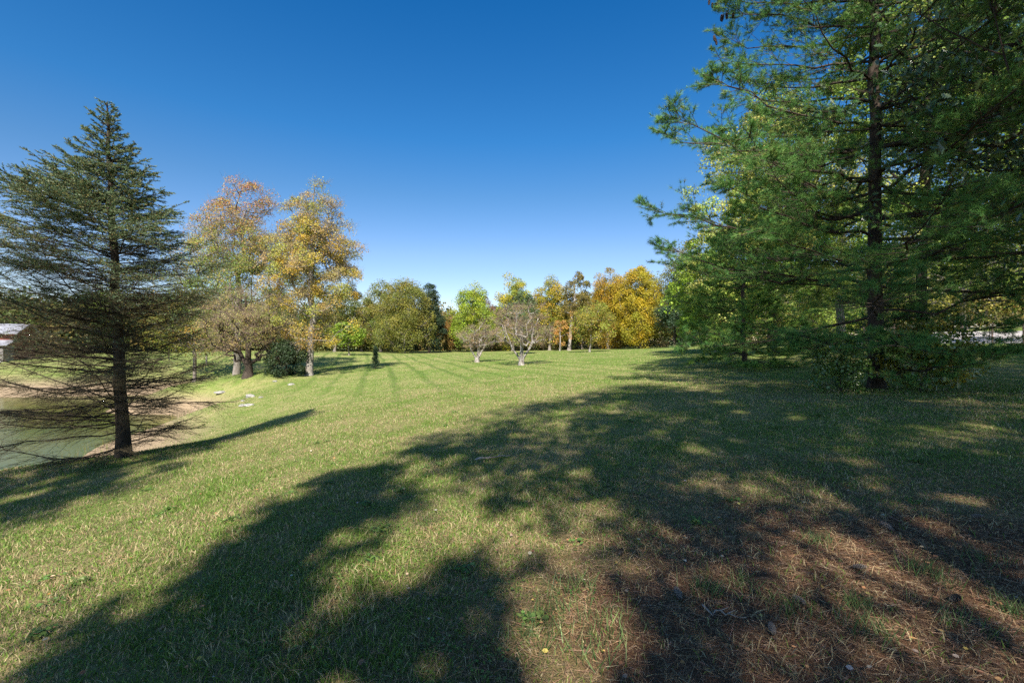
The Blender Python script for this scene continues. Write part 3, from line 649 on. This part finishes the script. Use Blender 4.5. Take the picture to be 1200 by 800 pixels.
tree("maple_tree", "big maple left of the pale-trunked tree, green low down and turning orange at the top", "tree", 276, 40, (204, 368, 210, 408),
     [(.13, .24, .045), (.22, .30, .05), (.32, .27, .06)], clumps=290, lpc=270, leaf=.105, cr=.10, bark=B_GREY, top_tint=(-.1, [(.50, .22, .08), (.42, .19, .09), (.40, .32, .07)]), fork=[(2.6, 1.0, 6, 2), (.4, .95, 6, 2)], bare=.4, twigs=8, power=2.0, twr=.007)
tree("crabapple_tree", "low spreading twiggy tree with a dark forked trunk and sparse brownish leaves", "tree", 291, 33, (228, 356, 335, 432), BROWNP, clumps=130, lpc=110, leaf=.085, cr=.14, trunk_r=.26, bark=B_DARK, twig_mat=B_WARM,
     fork=[(0.3, .75, 3.2, 2), (2.8, .9, 3.2, 2)], bare=.8, twigs=9, power=2.0, first=.2, limb_top=.6, shape='round', twr=.008)
tree("yellowing_tree", "low yellow-green tree between the spruce and the dark forked trunk", "tree", 228, 44, (170, 288, 335, 420), [(.30, .26, .045), (.22, .25, .05), (.38, .24, .05), (.14, .19, .04)], clumps=90, lpc=110, leaf=.19, cr=.15, bark=B_GREY, shape='round')
tree("evergreen_shrub", "dark evergreen bush growing between the two trunks", "shrub", 336, 33.5, (304, 366, 396, 446), [(.030, .052, .022), (.045, .07, .028)], clumps=60, lpc=170, leaf=.12, cr=.16, trunk_r=.06, bark=B_DARK, shape='round', first=.05)
tree("young_tree", "small rounded lime-green tree at the edge of the woods", "tree", 409, 62, (386, 430, 377, 410), [(.24, .33, .03), (.18, .28, .03)], clumps=50, lpc=110, leaf=.24, cr=.18, bark=B_GREY, shape='round')
def small_conifer(name, label, px, d, H, wid, pal):
    bx, by = (px - CX) / F * d, d; bz = gz(bx, by); O = np.array([bx, by, bz]); root = thing(name, (bx, by, bz), label, "conifer")
    tr = Segs(); tr.poly(O + np.array([[0, 0, -.1], [0, 0, H * .5], [0, 0, H]]), [H * .02 + .02, H * .012 + .01, .01], 7)
    C = []; A = []; hs = np.arange(.1 * H, H, H / 22)
    for h in hs:
        L = wid * (1 - h / H) ** .8 * rng.uniform(.8, 1.15) + .05
        for a in rng.uniform(0, 6.28, 7):
            e = O + [math.cos(a) * L, math.sin(a) * L, h + L * .15]; p0 = O + [0, 0, h]; tr.add(p0, e, .012 * H / 3, .004, 3)
            m = int(30 * L / wid) + 8; f = rng.uniform(.15, 1, m)[:, None]; q = p0 + (e - p0) * f + rng.normal(0, .07 * L + .03, (m, 3)); C.append(q); A.append(unit(np.array([math.cos(a), math.sin(a), .2]) + rng.normal(0, .5, (m, 3))))
    tr.build("trunk", B_DARK, root, O); C = np.concatenate(C); A = np.concatenate(A)
    cards("crown", C, A, rsph(len(C)), max(.10, H * .035), max(.05, H * .014), pick(pal, len(C)), T_QUAD, M_NEEDLE, root, O)
small_conifer("spruce_sapling", "thin dark conifer sapling standing alone on the lawn right of the evergreen bush", 440, 38, 1.9, .38, [(.06, .10, .05), (.04, .07, .04)])

# ------------------------------------------------------------------ dark cluster and the row along the far edge of the lawn
def far(name, label, px, d, ext, pal, **k):
    kw = dict(clumps=110, lpc=200, leaf=.22, cr=.16, flat=1.0, power=2.8, first=.1, bark=B_GREY, cat="tree"); kw.update(k); c = kw.pop("cat")
    l, r, t, b = ext; g = .07 * (r - l); ext = (l - g, r + g, t - 2, b)
    return tree(name, label, c, px, d, ext, pal, **kw)
far("woodland_tree", "olive green tree at the left end of the dark clump behind the small lime tree", 446, 84, (418, 476, 328, 414), OLIVE, clumps=110)
far("woodland_tree", "broad bronze-green tree in the middle of the dark clump", 474, 77, (442, 510, 329, 414), [(.20, .21, .035), (.27, .23, .04), (.13, .16, .03)], clumps=190, lpc=220, leaf=.19)
far("cedar_tree", "dark blue-green cedar at the right end of the dark clump", 503, 79, (486, 524, 332, 415), [(.035, .06, .03), (.05, .075, .035)], shape='cone', clumps=110, bark=B_DARK)
far("russet_tree", "low russet and green tree right beside the dark cedar of the clump", 528, 88, (510, 548, 368, 412), [(.30, .16, .05), (.20, .18, .05), (.34, .20, .05)], clumps=60)
far("tulip_tree", "pointed yellow-green tree behind the smaller bare tree", 553, 84, (526, 582, 334, 412), [(.26, .36, .03), (.36, .38, .035), (.17, .26, .035)], clumps=130, shape='egg')
far("purple_tree", "thin dark red crown peeping out right of the pointed yellow-green tree", 568, 95, (550, 588, 338, 410), [(.20, .09, .06), (.24, .14, .06), (.13, .13, .04)], clumps=55, lpc=150)
far("golden_tree", "gold and green pointed tree behind the larger bare tree", 601, 86, (578, 626, 320, 412), [(.46, .38, .04), (.34, .36, .04), (.15, .24, .04)], clumps=110)
far("grey_green_tree", "small grey-green tree right behind the top of the larger bare tree", 612, 62, (592, 632, 342, 408), [(.13, .18, .08), (.10, .14, .05)], clumps=60, lpc=150)
far("golden_tree", "golden tree left of the thin olive tree with the gap of sky", 644, 86, (620, 670, 325, 412), [(.45, .31, .025), (.36, .30, .03), (.20, .24, .035)], clumps=120)
far("woodland_tree", "thin olive tree with a pale straight trunk and sky showing through", 667, 80, (658, 696, 318, 386), [(.16, .15, .035), (.24, .18, .04)], clumps=60, lpc=170, bark=B_PALE, trunk_r=.28)
far("orange_shrub", "small orange tree in front of the thin pale trunk", 656, 78, (646, 668, 374, 406), [(.50, .26, .06), (.40, .24, .08)], clumps=26, lpc=60, bark=B_PALE)
far("young_maple", "small round maple, green with orange tips, on two short pale trunks before the golden trees", 691, 58, (668, 722, 356, 408), [(.22, .25, .035), (.32, .27, .04), (.40, .22, .05)], wts=[.5, .25, .25], clumps=80, lpc=180, leaf=.16, bark=B_PALE, fork=[(.2, 1.2, 1.5, 1)], shape='round')
far("golden_tree", "orange-gold tree joined to the biggest golden tree", 712, 84, (690, 742, 315, 412), [(.46, .26, .020), (.38, .26, .02), (.28, .24, .025)], clumps=190, lpc=220, leaf=.20, shape='round')
far("golden_tree", "biggest and brightest golden tree, full to the ground at the right end of the row", 750, 78, (720, 778, 313, 410), [(.48, .33, .020), (.40, .33, .025), (.28, .28, .03)], clumps=260, lpc=230, leaf=.19, cr=.14, shape='round')
far("cedar_tree", "dark evergreen just right of the biggest golden tree", 790, 66, (768, 822, 318, 412), [(.04, .075, .035), (.06, .10, .045)], shape='cone', clumps=110, bark=B_DARK)
far("woodland_tree", "airy olive tree rising over the dark evergreen", 806, 74, (764, 850, 284, 400), OLIVE, clumps=110, lpc=170)
for (px, d, l, r, t, lab, pal) in [
        (15, 78, -30, 62, 345, "rounded green tree above the red barn roof", MIXED), (75, 82, 42, 112, 352, "dull green tree right of the red barn", OLIVE),
        (120, 76, 92, 158, 340, "green tree seen straight behind the spruce trunk", MIXED), (168, 84, 140, 200, 348, "yellowish tree seen through the right side of the spruce", [(.26, .24, .05), (.18, .2, .04)]),
        (206, 70, 176, 240, 338, "bright green tree between the spruce and the big maple", [(.16, .22, .04), (.22, .26, .045)]), (262, 88, 232, 300, 330, "green tree showing under the big maple crown", MIXED),
        (320, 90, 290, 350, 335, "mid green tree between the two trunks of the left group", MIXED), (392, 84, 360, 428, 335, "dark olive tree behind the small lime tree", OLIVE), (350, 70, 330, 380, 365, "low dark tree behind the evergreen bush", [(.07, .10, .03), (.1, .13, .03)])]:
    far("background_tree", lab, px, d, (l, r, t, 414), pal, clumps=80, lpc=190, group=None)

for (px, d, l, r, t, lab, pal) in [
        (588, 90, 566, 606, 362, "low reddish-green tree right of the pointed yellow-green tree", [(.28, .20, .05), (.16, .20, .04)]),
        (626, 92, 606, 648, 348, "olive tree filling the gap behind the larger bare tree", OLIVE),
        (682, 94, 664, 704, 345, "bronze tree behind the small round maple", [(.36, .26, .04), (.24, .24, .04)]),
        (662, 90, 646, 680, 362, "low green tree behind the thin pale trunk", [(.16, .22, .04), (.24, .25, .045)]),
        (424, 88, 404, 444, 340, "green tree showing between the small lime tree and the dark clump", OLIVE)]:
    far("background_tree", lab, px, d, (l, r, t, 414), pal, clumps=80, lpc=170)
# ------------------------------------------------------------------ two bare orchard trees on the lawn
def bare_tree(label, px, d, ext, forks, tr_):
    tree("orchard_tree", label, "tree", px, d, ext, [(.26, .27, .08), (.36, .22, .10), (.20, .26, .08)], clumps=85, lpc=34, leaf=.085, cr=.13, trunk_r=tr_, bark=B_MOTT, twig_mat=B_WARM, fork=forks, bare=1.3, twigs=9, power=1.9, first=.16, limb_top=.55, shape='round', twr=.004)
bare_tree("larger nearly bare tree with white mottled forked trunk on the open lawn", 611, 34, (568, 656, 350, 414), [(.5, .95, 2.9, 1), (2.7, 1.0, 2.9, 1), (1.5, .9, 2, 3)], .17)
bare_tree("smaller nearly bare grey-brown tree with a short forked trunk, farther out on the lawn", 559, 41, (532, 596, 374, 413), [(.2, 1.0, 2.2, 1), (2.9, 1.0, 2.2, 1)], .17)

# ------------------------------------------------------------------ trees behind the big pine
PALEG = [(.36, .44, .08), (.48, .50, .14), (.26, .37, .06), (.50, .46, .12)]
DEEPG = [(.15, .27, .04), (.22, .33, .06), (.30, .37, .07)]
tree("oak_tree", "large sunlit pale green tree rising behind the left boughs of the big pine", "tree", 905, 27, (798, 1000, 105, 392), PALEG, clumps=300, lpc=300, leaf=.125, cr=.10, trunk_r=.22, power=2.2, bark=B_DARK, bare=.3)
tree("broadleaf_tree", "bright yellow-green tree low behind the left tips of the big pine", "tree", 838, 37, (778, 905, 283, 408), [(.28, .42, .04), (.38, .46, .05), (.18, .30, .035)], clumps=150, lpc=140, leaf=.2, cr=.13, shape='round')
tree("broadleaf_tree", "tree with a dark straight trunk showing right of the big pine trunk", "tree", 1088, 17.5, (960, 1190, -190, 330), DEEPG, clumps=340, lpc=250, leaf=.115, cr=.085, trunk_r=.17, bark=B_DARK, first=.12)
tree("broadleaf_tree", "leafy green tree filling the upper right corner", "tree", 1230, 20, (1080, 1420, -200, 370), [(.20, .32, .05), (.30, .38, .07), (.14, .23, .04)], clumps=360, lpc=230, leaf=.12, cr=.085, trunk_r=.22, bark=B_GREY)
tree("broadleaf_tree", "pale tree with thin grey limbs seen through the middle of the big pine", "tree", 985, 36, (900, 1075, 150, 398), PALEG, clumps=150, lpc=90, leaf=.2, cr=.12, bark=B_GREY, bare=.6)
tree("broadleaf_tree", "yellow-tinged tree beyond the gravel road, right of the second dark trunk", "tree", 1130, 50, (1040, 1215, 215, 388), [(.22, .25, .05), (.30, .26, .05), (.14, .18, .04)], clumps=130, lpc=120, leaf=.24, cr=.13)
tree("broadleaf_tree", "green tree beyond the gravel road at the right edge", "tree", 1225, 46, (1140, 1330, 180, 380), MIXED, clumps=130, lpc=120, leaf=.24, cr=.13)
for (px, d, l, r, t, lab, pal) in [(905, 62, 850, 960, 300, "dark tree far behind the lower boughs of the big pine", OLIVE), (955, 58, 915, 1010, 310, "dull green tree left of the big pine trunk, far off", MIXED), (1040, 64, 990, 1090, 290, "dull green tree far beyond the second dark trunk", OLIVE)]:
    far("background_tree", lab, px, d, (l, r, t, 404), pal, clumps=90)

# ------------------------------------------------------------------ shrubs at the foot of the pine, leafy boughs from the right
tree("sapling_shrub", "leafy shrub with yellowing broad leaves right of the big pine trunk", "shrub", 1078, 10.2, (1030, 1140, 372, 462), [(.26, .26, .035), (.17, .24, .035), (.34, .25, .035), (.11, .17, .035)], clumps=75, lpc=55, leaf=.085, cr=.16, trunk_r=.012, bark=B_DARK, first=.08, fork=[(.3, 1.0, 1.0, 1), (2.6, .9, 1.0, 1)], mat=M_OAK, tpl=T_BROAD, twigs=4, shape='round', twr=.003)
tree("sapling_shrub", "small-leaved dark shrub left of the big pine trunk", "shrub", 985, 10.4, (948, 1022, 388, 468), [(.10, .18, .035), (.15, .22, .045)], clumps=55, lpc=55, leaf=.06, cr=.16, fork=[(.3, 1.0, 1.0, 1), (2.6, .9, 1.0, 1)], trunk_r=.011, bark=B_DARK, first=.08, mat=M_OAK, tpl=T_BROAD, twigs=6, shape='round', twr=.0025)
def fore_oak():
    # stands just outside the frame; its boughs reach in from the right
    T_drop = lambda T: (T[:, 1] > 3) & (T[:, 0] / np.maximum(T[:, 1], .1) < .86 - .1 * rng.random(len(T)))
    tree("overhanging_oak", "oak outside the right edge whose bluish glossy leaves hang into the picture", "tree", 0, 0, None, [(.08, .15, .05), (.12, .19, .06), (.07, .12, .06)], clumps=520, lpc=44, leaf=.16, cr=.085, trunk_r=.17, bark=B_DARK,
         world=(12.0, 8.2, 5.9, 2.2, 13), first=.14, mat=M_OAK, tpl=T_OAK, shape='round', twigs=6, drop=T_drop, power=2.2)
fore_oak()

# ------------------------------------------------------------------ woods beyond: one mass
def woods():
    C, TI = [], []
    for a in np.arange(-62, 62, .55):
        for k in range(3):
            az = R(a + rng.uniform(-.3, .3)); d = rng.uniform(96, 118); hgt = rng.uniform(7.5, 10.5) if a < 8 else rng.uniform(10, 14); x, y = d * math.sin(az), d * math.cos(az)
            if -8 < a < -6.0: hgt *= .8
            m = 330; u = rsph(m) * rng.random((m, 1)) ** .4; z0 = gz(x, y)
            C.append(np.array([x, y, z0 + hgt * .5]) + u * [2.8, 2.8, hgt * .52]); TI.append(pick([[(.10, .13, .03)], [(.15, .15, .035)], [(.22, .17, .05)], [(.07, .10, .03)]][rng.integers(4)], m))
    C = np.concatenate(C); n = len(C)
    o = cards("woods", C, rsph(n), rsph(n), .62, .6, np.concatenate(TI), T_QUAD, M_LEAF, None); tag(o, kind="stuff")
    # brush and thin stems along the far edge
    C = []; sg = Segs()
    for a in np.arange(-16, 50, .30):
        az = R(a); d = rng.uniform(86, 92); x, y = d * math.sin(az), d * math.cos(az); z0 = gz(x, y); m = 40
        C.append(np.array([x, y, z0 + .9]) + rsph(m) * rng.random((m, 1)) * [1.0, 1.0, 1.1])
    C = np.concatenate(C); n = len(C)
    o = cards("undergrowth", C, rsph(n), rsph(n), .34, .3, pick([(.10, .09, .03), (.16, .12, .05), (.08, .10, .03)], n), T_QUAD, M_LEAF, None); tag(o, kind="stuff")
woods()

# ------------------------------------------------------------------ barn beyond the pond
def bx(V, Q, x0, x1, y0, y1, z0, z1):
    i = len(V); V += [(x0, y0, z0), (x1, y0, z0), (x1, y1, z0), (x0, y1, z0), (x0, y0, z1), (x1, y0, z1), (x1, y1, z1), (x0, y1, z1)]
    Q += [(i, i + 3, i + 2, i + 1), (i + 4, i + 5, i + 6, i + 7), (i, i + 1, i + 5, i + 4), (i + 1, i + 2, i + 6, i + 5), (i + 2, i + 3, i + 7, i + 6), (i + 3, i, i + 4, i + 7)]
def simple(name, parts, mat, parent, loc=None):
    V, Q = [], []
    for p in parts: bx(V, Q, *p)
    o = mesh_obj(name, V, [Q], mat, parent)
    if loc is not None: o.location = loc
    return o
M_RED = mat_plain("red_boards", (.16, .035, .025), (.25, .06, .045), 3); M_ROOF = mat_plain("pale_metal_roof", (.20, .20, .22), (.34, .34, .37), 2, .55); M_GRAYW = mat_plain("grey_boards", (.22, .20, .20), (.34, .31, .30), 4)
M_WHITE = mat_plain("white_trim", (.6, .6, .6), (.75, .75, .75), 5)
def barn():
    d = 58; x = (-24 - CX) / F * d; z = gz(x, d); root = thing("barn", (x, d, z), "low red barn with a pale metal roof beyond the pond, at the left edge", "barn"); root.rotation_euler = (0, 0, R(28))
    simple("wall", [(-7, 4.2, -3, 3, -.3, 3.5)], M_RED, root)
    e = .15; V = [(-7.5, -3.5, 3.45), (4.7, -3.5, 3.45), (4.7, 0, 4.7), (-7.5, 0, 4.7), (4.7, 3.5, 3.45), (-7.5, 3.5, 3.45)]
    V2 = [(a, b, c - e) for a, b, c in V]
    mesh_obj("roof", V + V2, [[(0, 1, 2, 3), (3, 2, 4, 5), (7, 6, 9, 8), (8, 9, 11, 10), (0, 6, 7, 1), (4, 10, 11, 5), (1, 7, 8, 2), (2, 8, 10, 4), (0, 3, 9, 6), (3, 5, 11, 9)]], M_ROOF, root)
    mesh_obj("gable", [(4.21, -2.99, 3.502), (4.21, 2.99, 3.502), (4.21, 0, 4.5), (4.1, -2.99, 3.502), (4.1, 2.99, 3.502), (4.1, 0, 4.5)], [[(0, 1, 2), (3, 5, 4)], [(0, 3, 4, 1)]], M_RED, root)
    simple("door", [(-2, .6, -3.06, -3.003, -.3, 2.3)], M_GRAYW, root)
    simple("lean_to", [(-7, 4.2, -5.6, -3.1, -.4, 1.9)], M_GRAYW, root)
    mesh_obj("lean_to_roof", [(-7.4, -5.95, 1.95), (4.6, -5.95, 1.95), (4.6, -3.1, 2.6), (-7.4, -3.1, 2.6), (-7.4, -5.95, 1.85), (4.6, -5.95, 1.85), (4.6, -3.1, 2.5), (-7.4, -3.1, 2.5)], [[(0, 1, 2, 3), (7, 6, 5, 4), (0, 4, 5, 1), (1, 5, 6, 2), (3, 7, 4, 0)]], M_ROOF, root)
barn()

# ------------------------------------------------------------------ wire fence by the gravel road, poles
def fence():
    M = mat_plain("rusty_post", (.05, .035, .03), (.12, .08, .06), 20); MW = mat_plain("wire", (.12, .11, .10), (.2, .18, .17), 20, .5)
    xs = np.arange(18.5, 40, 1.75); pts = [(x, 23.6 + .02 * x + .1 * math.sin(x), gz(x, 23.6)) for x in xs]; O = np.array(pts[0])
    root = thing("wire_fence", O, "low wire fence on thin rusty posts in front of the gravel road", "fence")
    for p in pts:
        s = Segs(); p = np.array(p); s.poly([p - [0, 0, .2], p + [0, 0, 1.12], p + [0, 0, 1.14]], [.04, .04, .005], 6); s.build("post", M, root, O)
    for h in (.3, .6, .9):
        s = Segs(); q = np.array(pts) + [0, -.045, h]; s.add(q[:-1], q[1:], .008, .008, 4); s.build("wire", MW, root, O)
fence()
def pole(label, px, d, h, r, mat):
    x = (px - CX) / F * d; z = gz(x, d); root = thing("marker_post", (x, d, z), label, "post"); s = Segs(); O = np.array([x, d, z])
    s.poly([O - [0, 0, .2], O + [0, 0, h * .5], O + [0, 0, h]], [r, r, r * .9], 8); s.build("shaft", mat, root, O)
    s = Segs(); s.poly([O + [0, 0, h + .002], O + [0, 0, h + .05], O + [0, 0, h + .08]], [r * 1.25, r * 1.2, r * .3], 8); s.build("cap", mat, root, O)
pole("short pale post standing in the grass left of the forked trunk", 242, 50, 1.15, .09, B_PALE)
pole("slim dark post in the grass just right of the spruce", 198, 52, 1.2, .06, B_DARK)

# ------------------------------------------------------------------ stones, sticks, cones
M_STONE = mat_plain("pale_stone", (.16, .15, .135), (.38, .36, .33), 14)
def stone(label, px, d, s, zoff=.0, flat=.35):
    import bmesh
    x = (px - CX) / F * d; bm = bmesh.new(); bmesh.ops.create_icosphere(bm, subdivisions=3, radius=1); ph = rng.uniform(0, 6, 6)
    for v in bm.verts:
        c = v.co; k = 1 + .22 * math.sin(c.x * 2.3 + ph[0]) + .16 * math.sin(c.y * 3.1 + ph[1]) + .10 * math.sin(c.z * 5 + c.x * 4 + ph[2]) + .05 * math.sin(9 * c.y + 7 * c.x + ph[3])
        v.co = Vector((c.x * s * k, c.y * s * .6 * k, c.z * s * flat * k))
    me = bpy.data.meshes.new("stone"); bm.to_mesh(me); bm.free(); me.materials.append(M_STONE)
    o = bpy.data.objects.new("stone", me); COL.objects.link(o); o.location = (x, d, gz(x, d) + zoff + s * flat * .35); o.rotation_euler = (0, 0, rng.uniform(-.4, .4)); tag(o, label, "stone", "pale stones in the grass by the pond bank")
stone("largest pale stone lying in the grass of the bank, highest of the middle pair", 295, 25.5, .30)
stone("long low pale stone nearest the camera on the bank", 288, 22.8, .32, flat=.25)
stone("small pale stone right of the largest stone", 305, 24.6, .14)
stone("pale stone on the lawn below the evergreen bush", 341, 29.5, .22)
stone("flat grey slab in the shade edge left of the forked trunk", 260, 31, .42, flat=.22)
stone("small pale stone in front of the evergreen bush", 322, 31.5, .17)
stone("tiny pale stone left of the nearest long stone", 285, 24.2, .10)
def stick(label, px, py, d, L, az, r):
    x = (px - CX) / F * d; z = gz(x, d) + .035; s = Segs(); O = np.array([x, d, z]); n = 9; t = np.linspace(-.5, .5, n); dv = np.array([math.cos(az), math.sin(az), 0])
    p = O + dv * t[:, None] * L + np.c_[rng.normal(0, .012, n), rng.normal(0, .02, n), np.abs(rng.normal(0, .012, n))]; s.poly(p, np.linspace(r, r * .4, n), 6)
    for k in (3, 5): e = p[k] + np.array([math.cos(az + .7), math.sin(az + .7), .2]) * L * .25; s.add(p[k], e, r * .5, r * .2, 5)
    o = s.build("fallen_branch", B_PALE, None, O); o.location = O; tag(o, label, "branch")
stick("short pale fallen branch on the brown patch in the lawn shade", 578, 550, 6.4, .55, .5, .016)
stick("thin twig lying in the pine needles near the bottom", 850, 726, 2.6, .22, -.4, .006)
CONES = [(683, 568, "weathered"), (728, 650, "grey cone at the left edge of the needle litter"), (1007, 668, "dark cone in the sunlit edge of the needle litter"), (938, 708, "dark cone among needles right of the tall tuft"), (1120, 705, "long cone in the sunny needles near the right edge"),
         (795, 700, "cone half hidden in needles beside the thin twig"), (1145, 606, "pale cone in shade near the right edge"), (905, 742, "cone closest to the bottom edge"), (1040, 620, "small cone between grass and needle litter")]
for px, py, lab in CONES[1:]:
    d = EYE * F / (py - CY); d = (EYE - gz((px - CX) / F * d, d)) * F / (py - CY); x = (px - CX) / F * d
    pc((x, d, gz(x, d) + .028), rng.uniform(.075, .11), lab, mat=M_CONEP)
# taller tufts of coarse grass standing in the needle litter
def tufts():
    C, A, L = [], [], []
    for px, py in [(827, 695), (715, 735), (675, 690), (1078, 675), (1110, 690), (930, 720), (1005, 715), (640, 760), (620, 740), (1185, 725), (1020, 745), (655, 720), (745, 600), (1150, 668), (690, 770), (870, 690), (1130, 740), (960, 640)]:
        d = EYE * F / (py - CY); x0 = (px - CX) / F * d; n = int(rng.integers(35, 90)); r = rng.uniform(.04, .10)
        x = x0 + rng.normal(0, r, n); y = d + rng.normal(0, r, n); C.append(np.c_[x, y, ground(x, y)]); a = rng.uniform(0, 6.28, n); l = rng.uniform(.15, .8, n)
        A.append(np.c_[np.cos(a) * l, np.sin(a) * l, np.ones(n)]); L.append(rng.uniform(.07, .16, n))
    C = np.concatenate(C); n = len(C)
    o = cards("coarse_grass", C, np.concatenate(A), rsph(n), np.concatenate(L), .006, pick([(.10, .16, .05), (.16, .22, .08), (.07, .12, .04)], n), T_NEEDLE, M_LEAF, None); tag(o, kind="stuff")
tufts()

def weeds():
    # clover and plantain patches in the near lawn
    C, A, Nn, L, T = [], [], [], [], []
    px_, py_ = scatter_wedge(420, 12, half=R(52))
    for x0, y0 in zip(px_, py_):
        if needle_zone(x0, y0) < .8: continue
        n = int(rng.integers(15, 70)); r = rng.uniform(.03, .16); x = x0 + rng.normal(0, r, n); y = y0 + rng.normal(0, r, n)
        C.append(np.c_[x, y, ground(x, y) + rng.uniform(.015, .045, n)]); a = rng.uniform(0, 6.28, n); A.append(np.c_[np.cos(a), np.sin(a), rng.normal(0, .25, n)])
        Nn.append(np.c_[rng.normal(0, .4, n), rng.normal(0, .4, n), np.ones(n)]); L.append(rng.uniform(.010, .022, n) * (1 + .8 * (r < .05))); T.append(pick([(.09, .17, .035), (.13, .22, .05), (.16, .22, .06)], n))
    L = np.concatenate(L)
    o = cards("clover", np.concatenate(C), np.concatenate(A), np.concatenate(Nn), L, L * 1.1, np.concatenate(T), T_BROAD, M_LEAF, None); tag(o, kind="stuff")
    # reeds and weeds along the pond edge
    C, A, L = [], [], []
    for x0, y0 in [(-17.5, 15.5), (-18.2, 18), (-19, 21), (-20, 25), (-21.5, 28.5), (-24, 32.5), (-28, 36), (-33, 38.5), (-40, 40), (-47, 40), (-17, 14.2), (-16.5, 13.2), (-54, 39.5)]:
        n = 160; x = x0 + rng.normal(0, 1.1, n); y = y0 + rng.normal(0, 1.1, n); z = ground(x, y); k = z > -3.4; x, y, z = x[k], y[k], z[k]; n = len(x)
        C.append(np.c_[x, y, z]); a = rng.uniform(0, 6.28, n); l = rng.uniform(.05, .5, n); A.append(np.c_[np.cos(a) * l, np.sin(a) * l, np.ones(n)]); L.append(rng.uniform(.12, .45, n))
    C = np.concatenate(C); n = len(C)
    o = cards("pond_weeds", C, np.concatenate(A), rsph(n), np.concatenate(L), .02, pick([(.20, .20, .06), (.30, .25, .11), (.12, .17, .05)], n), T_NEEDLE, M_LEAF, None); tag(o, kind="stuff")
weeds()
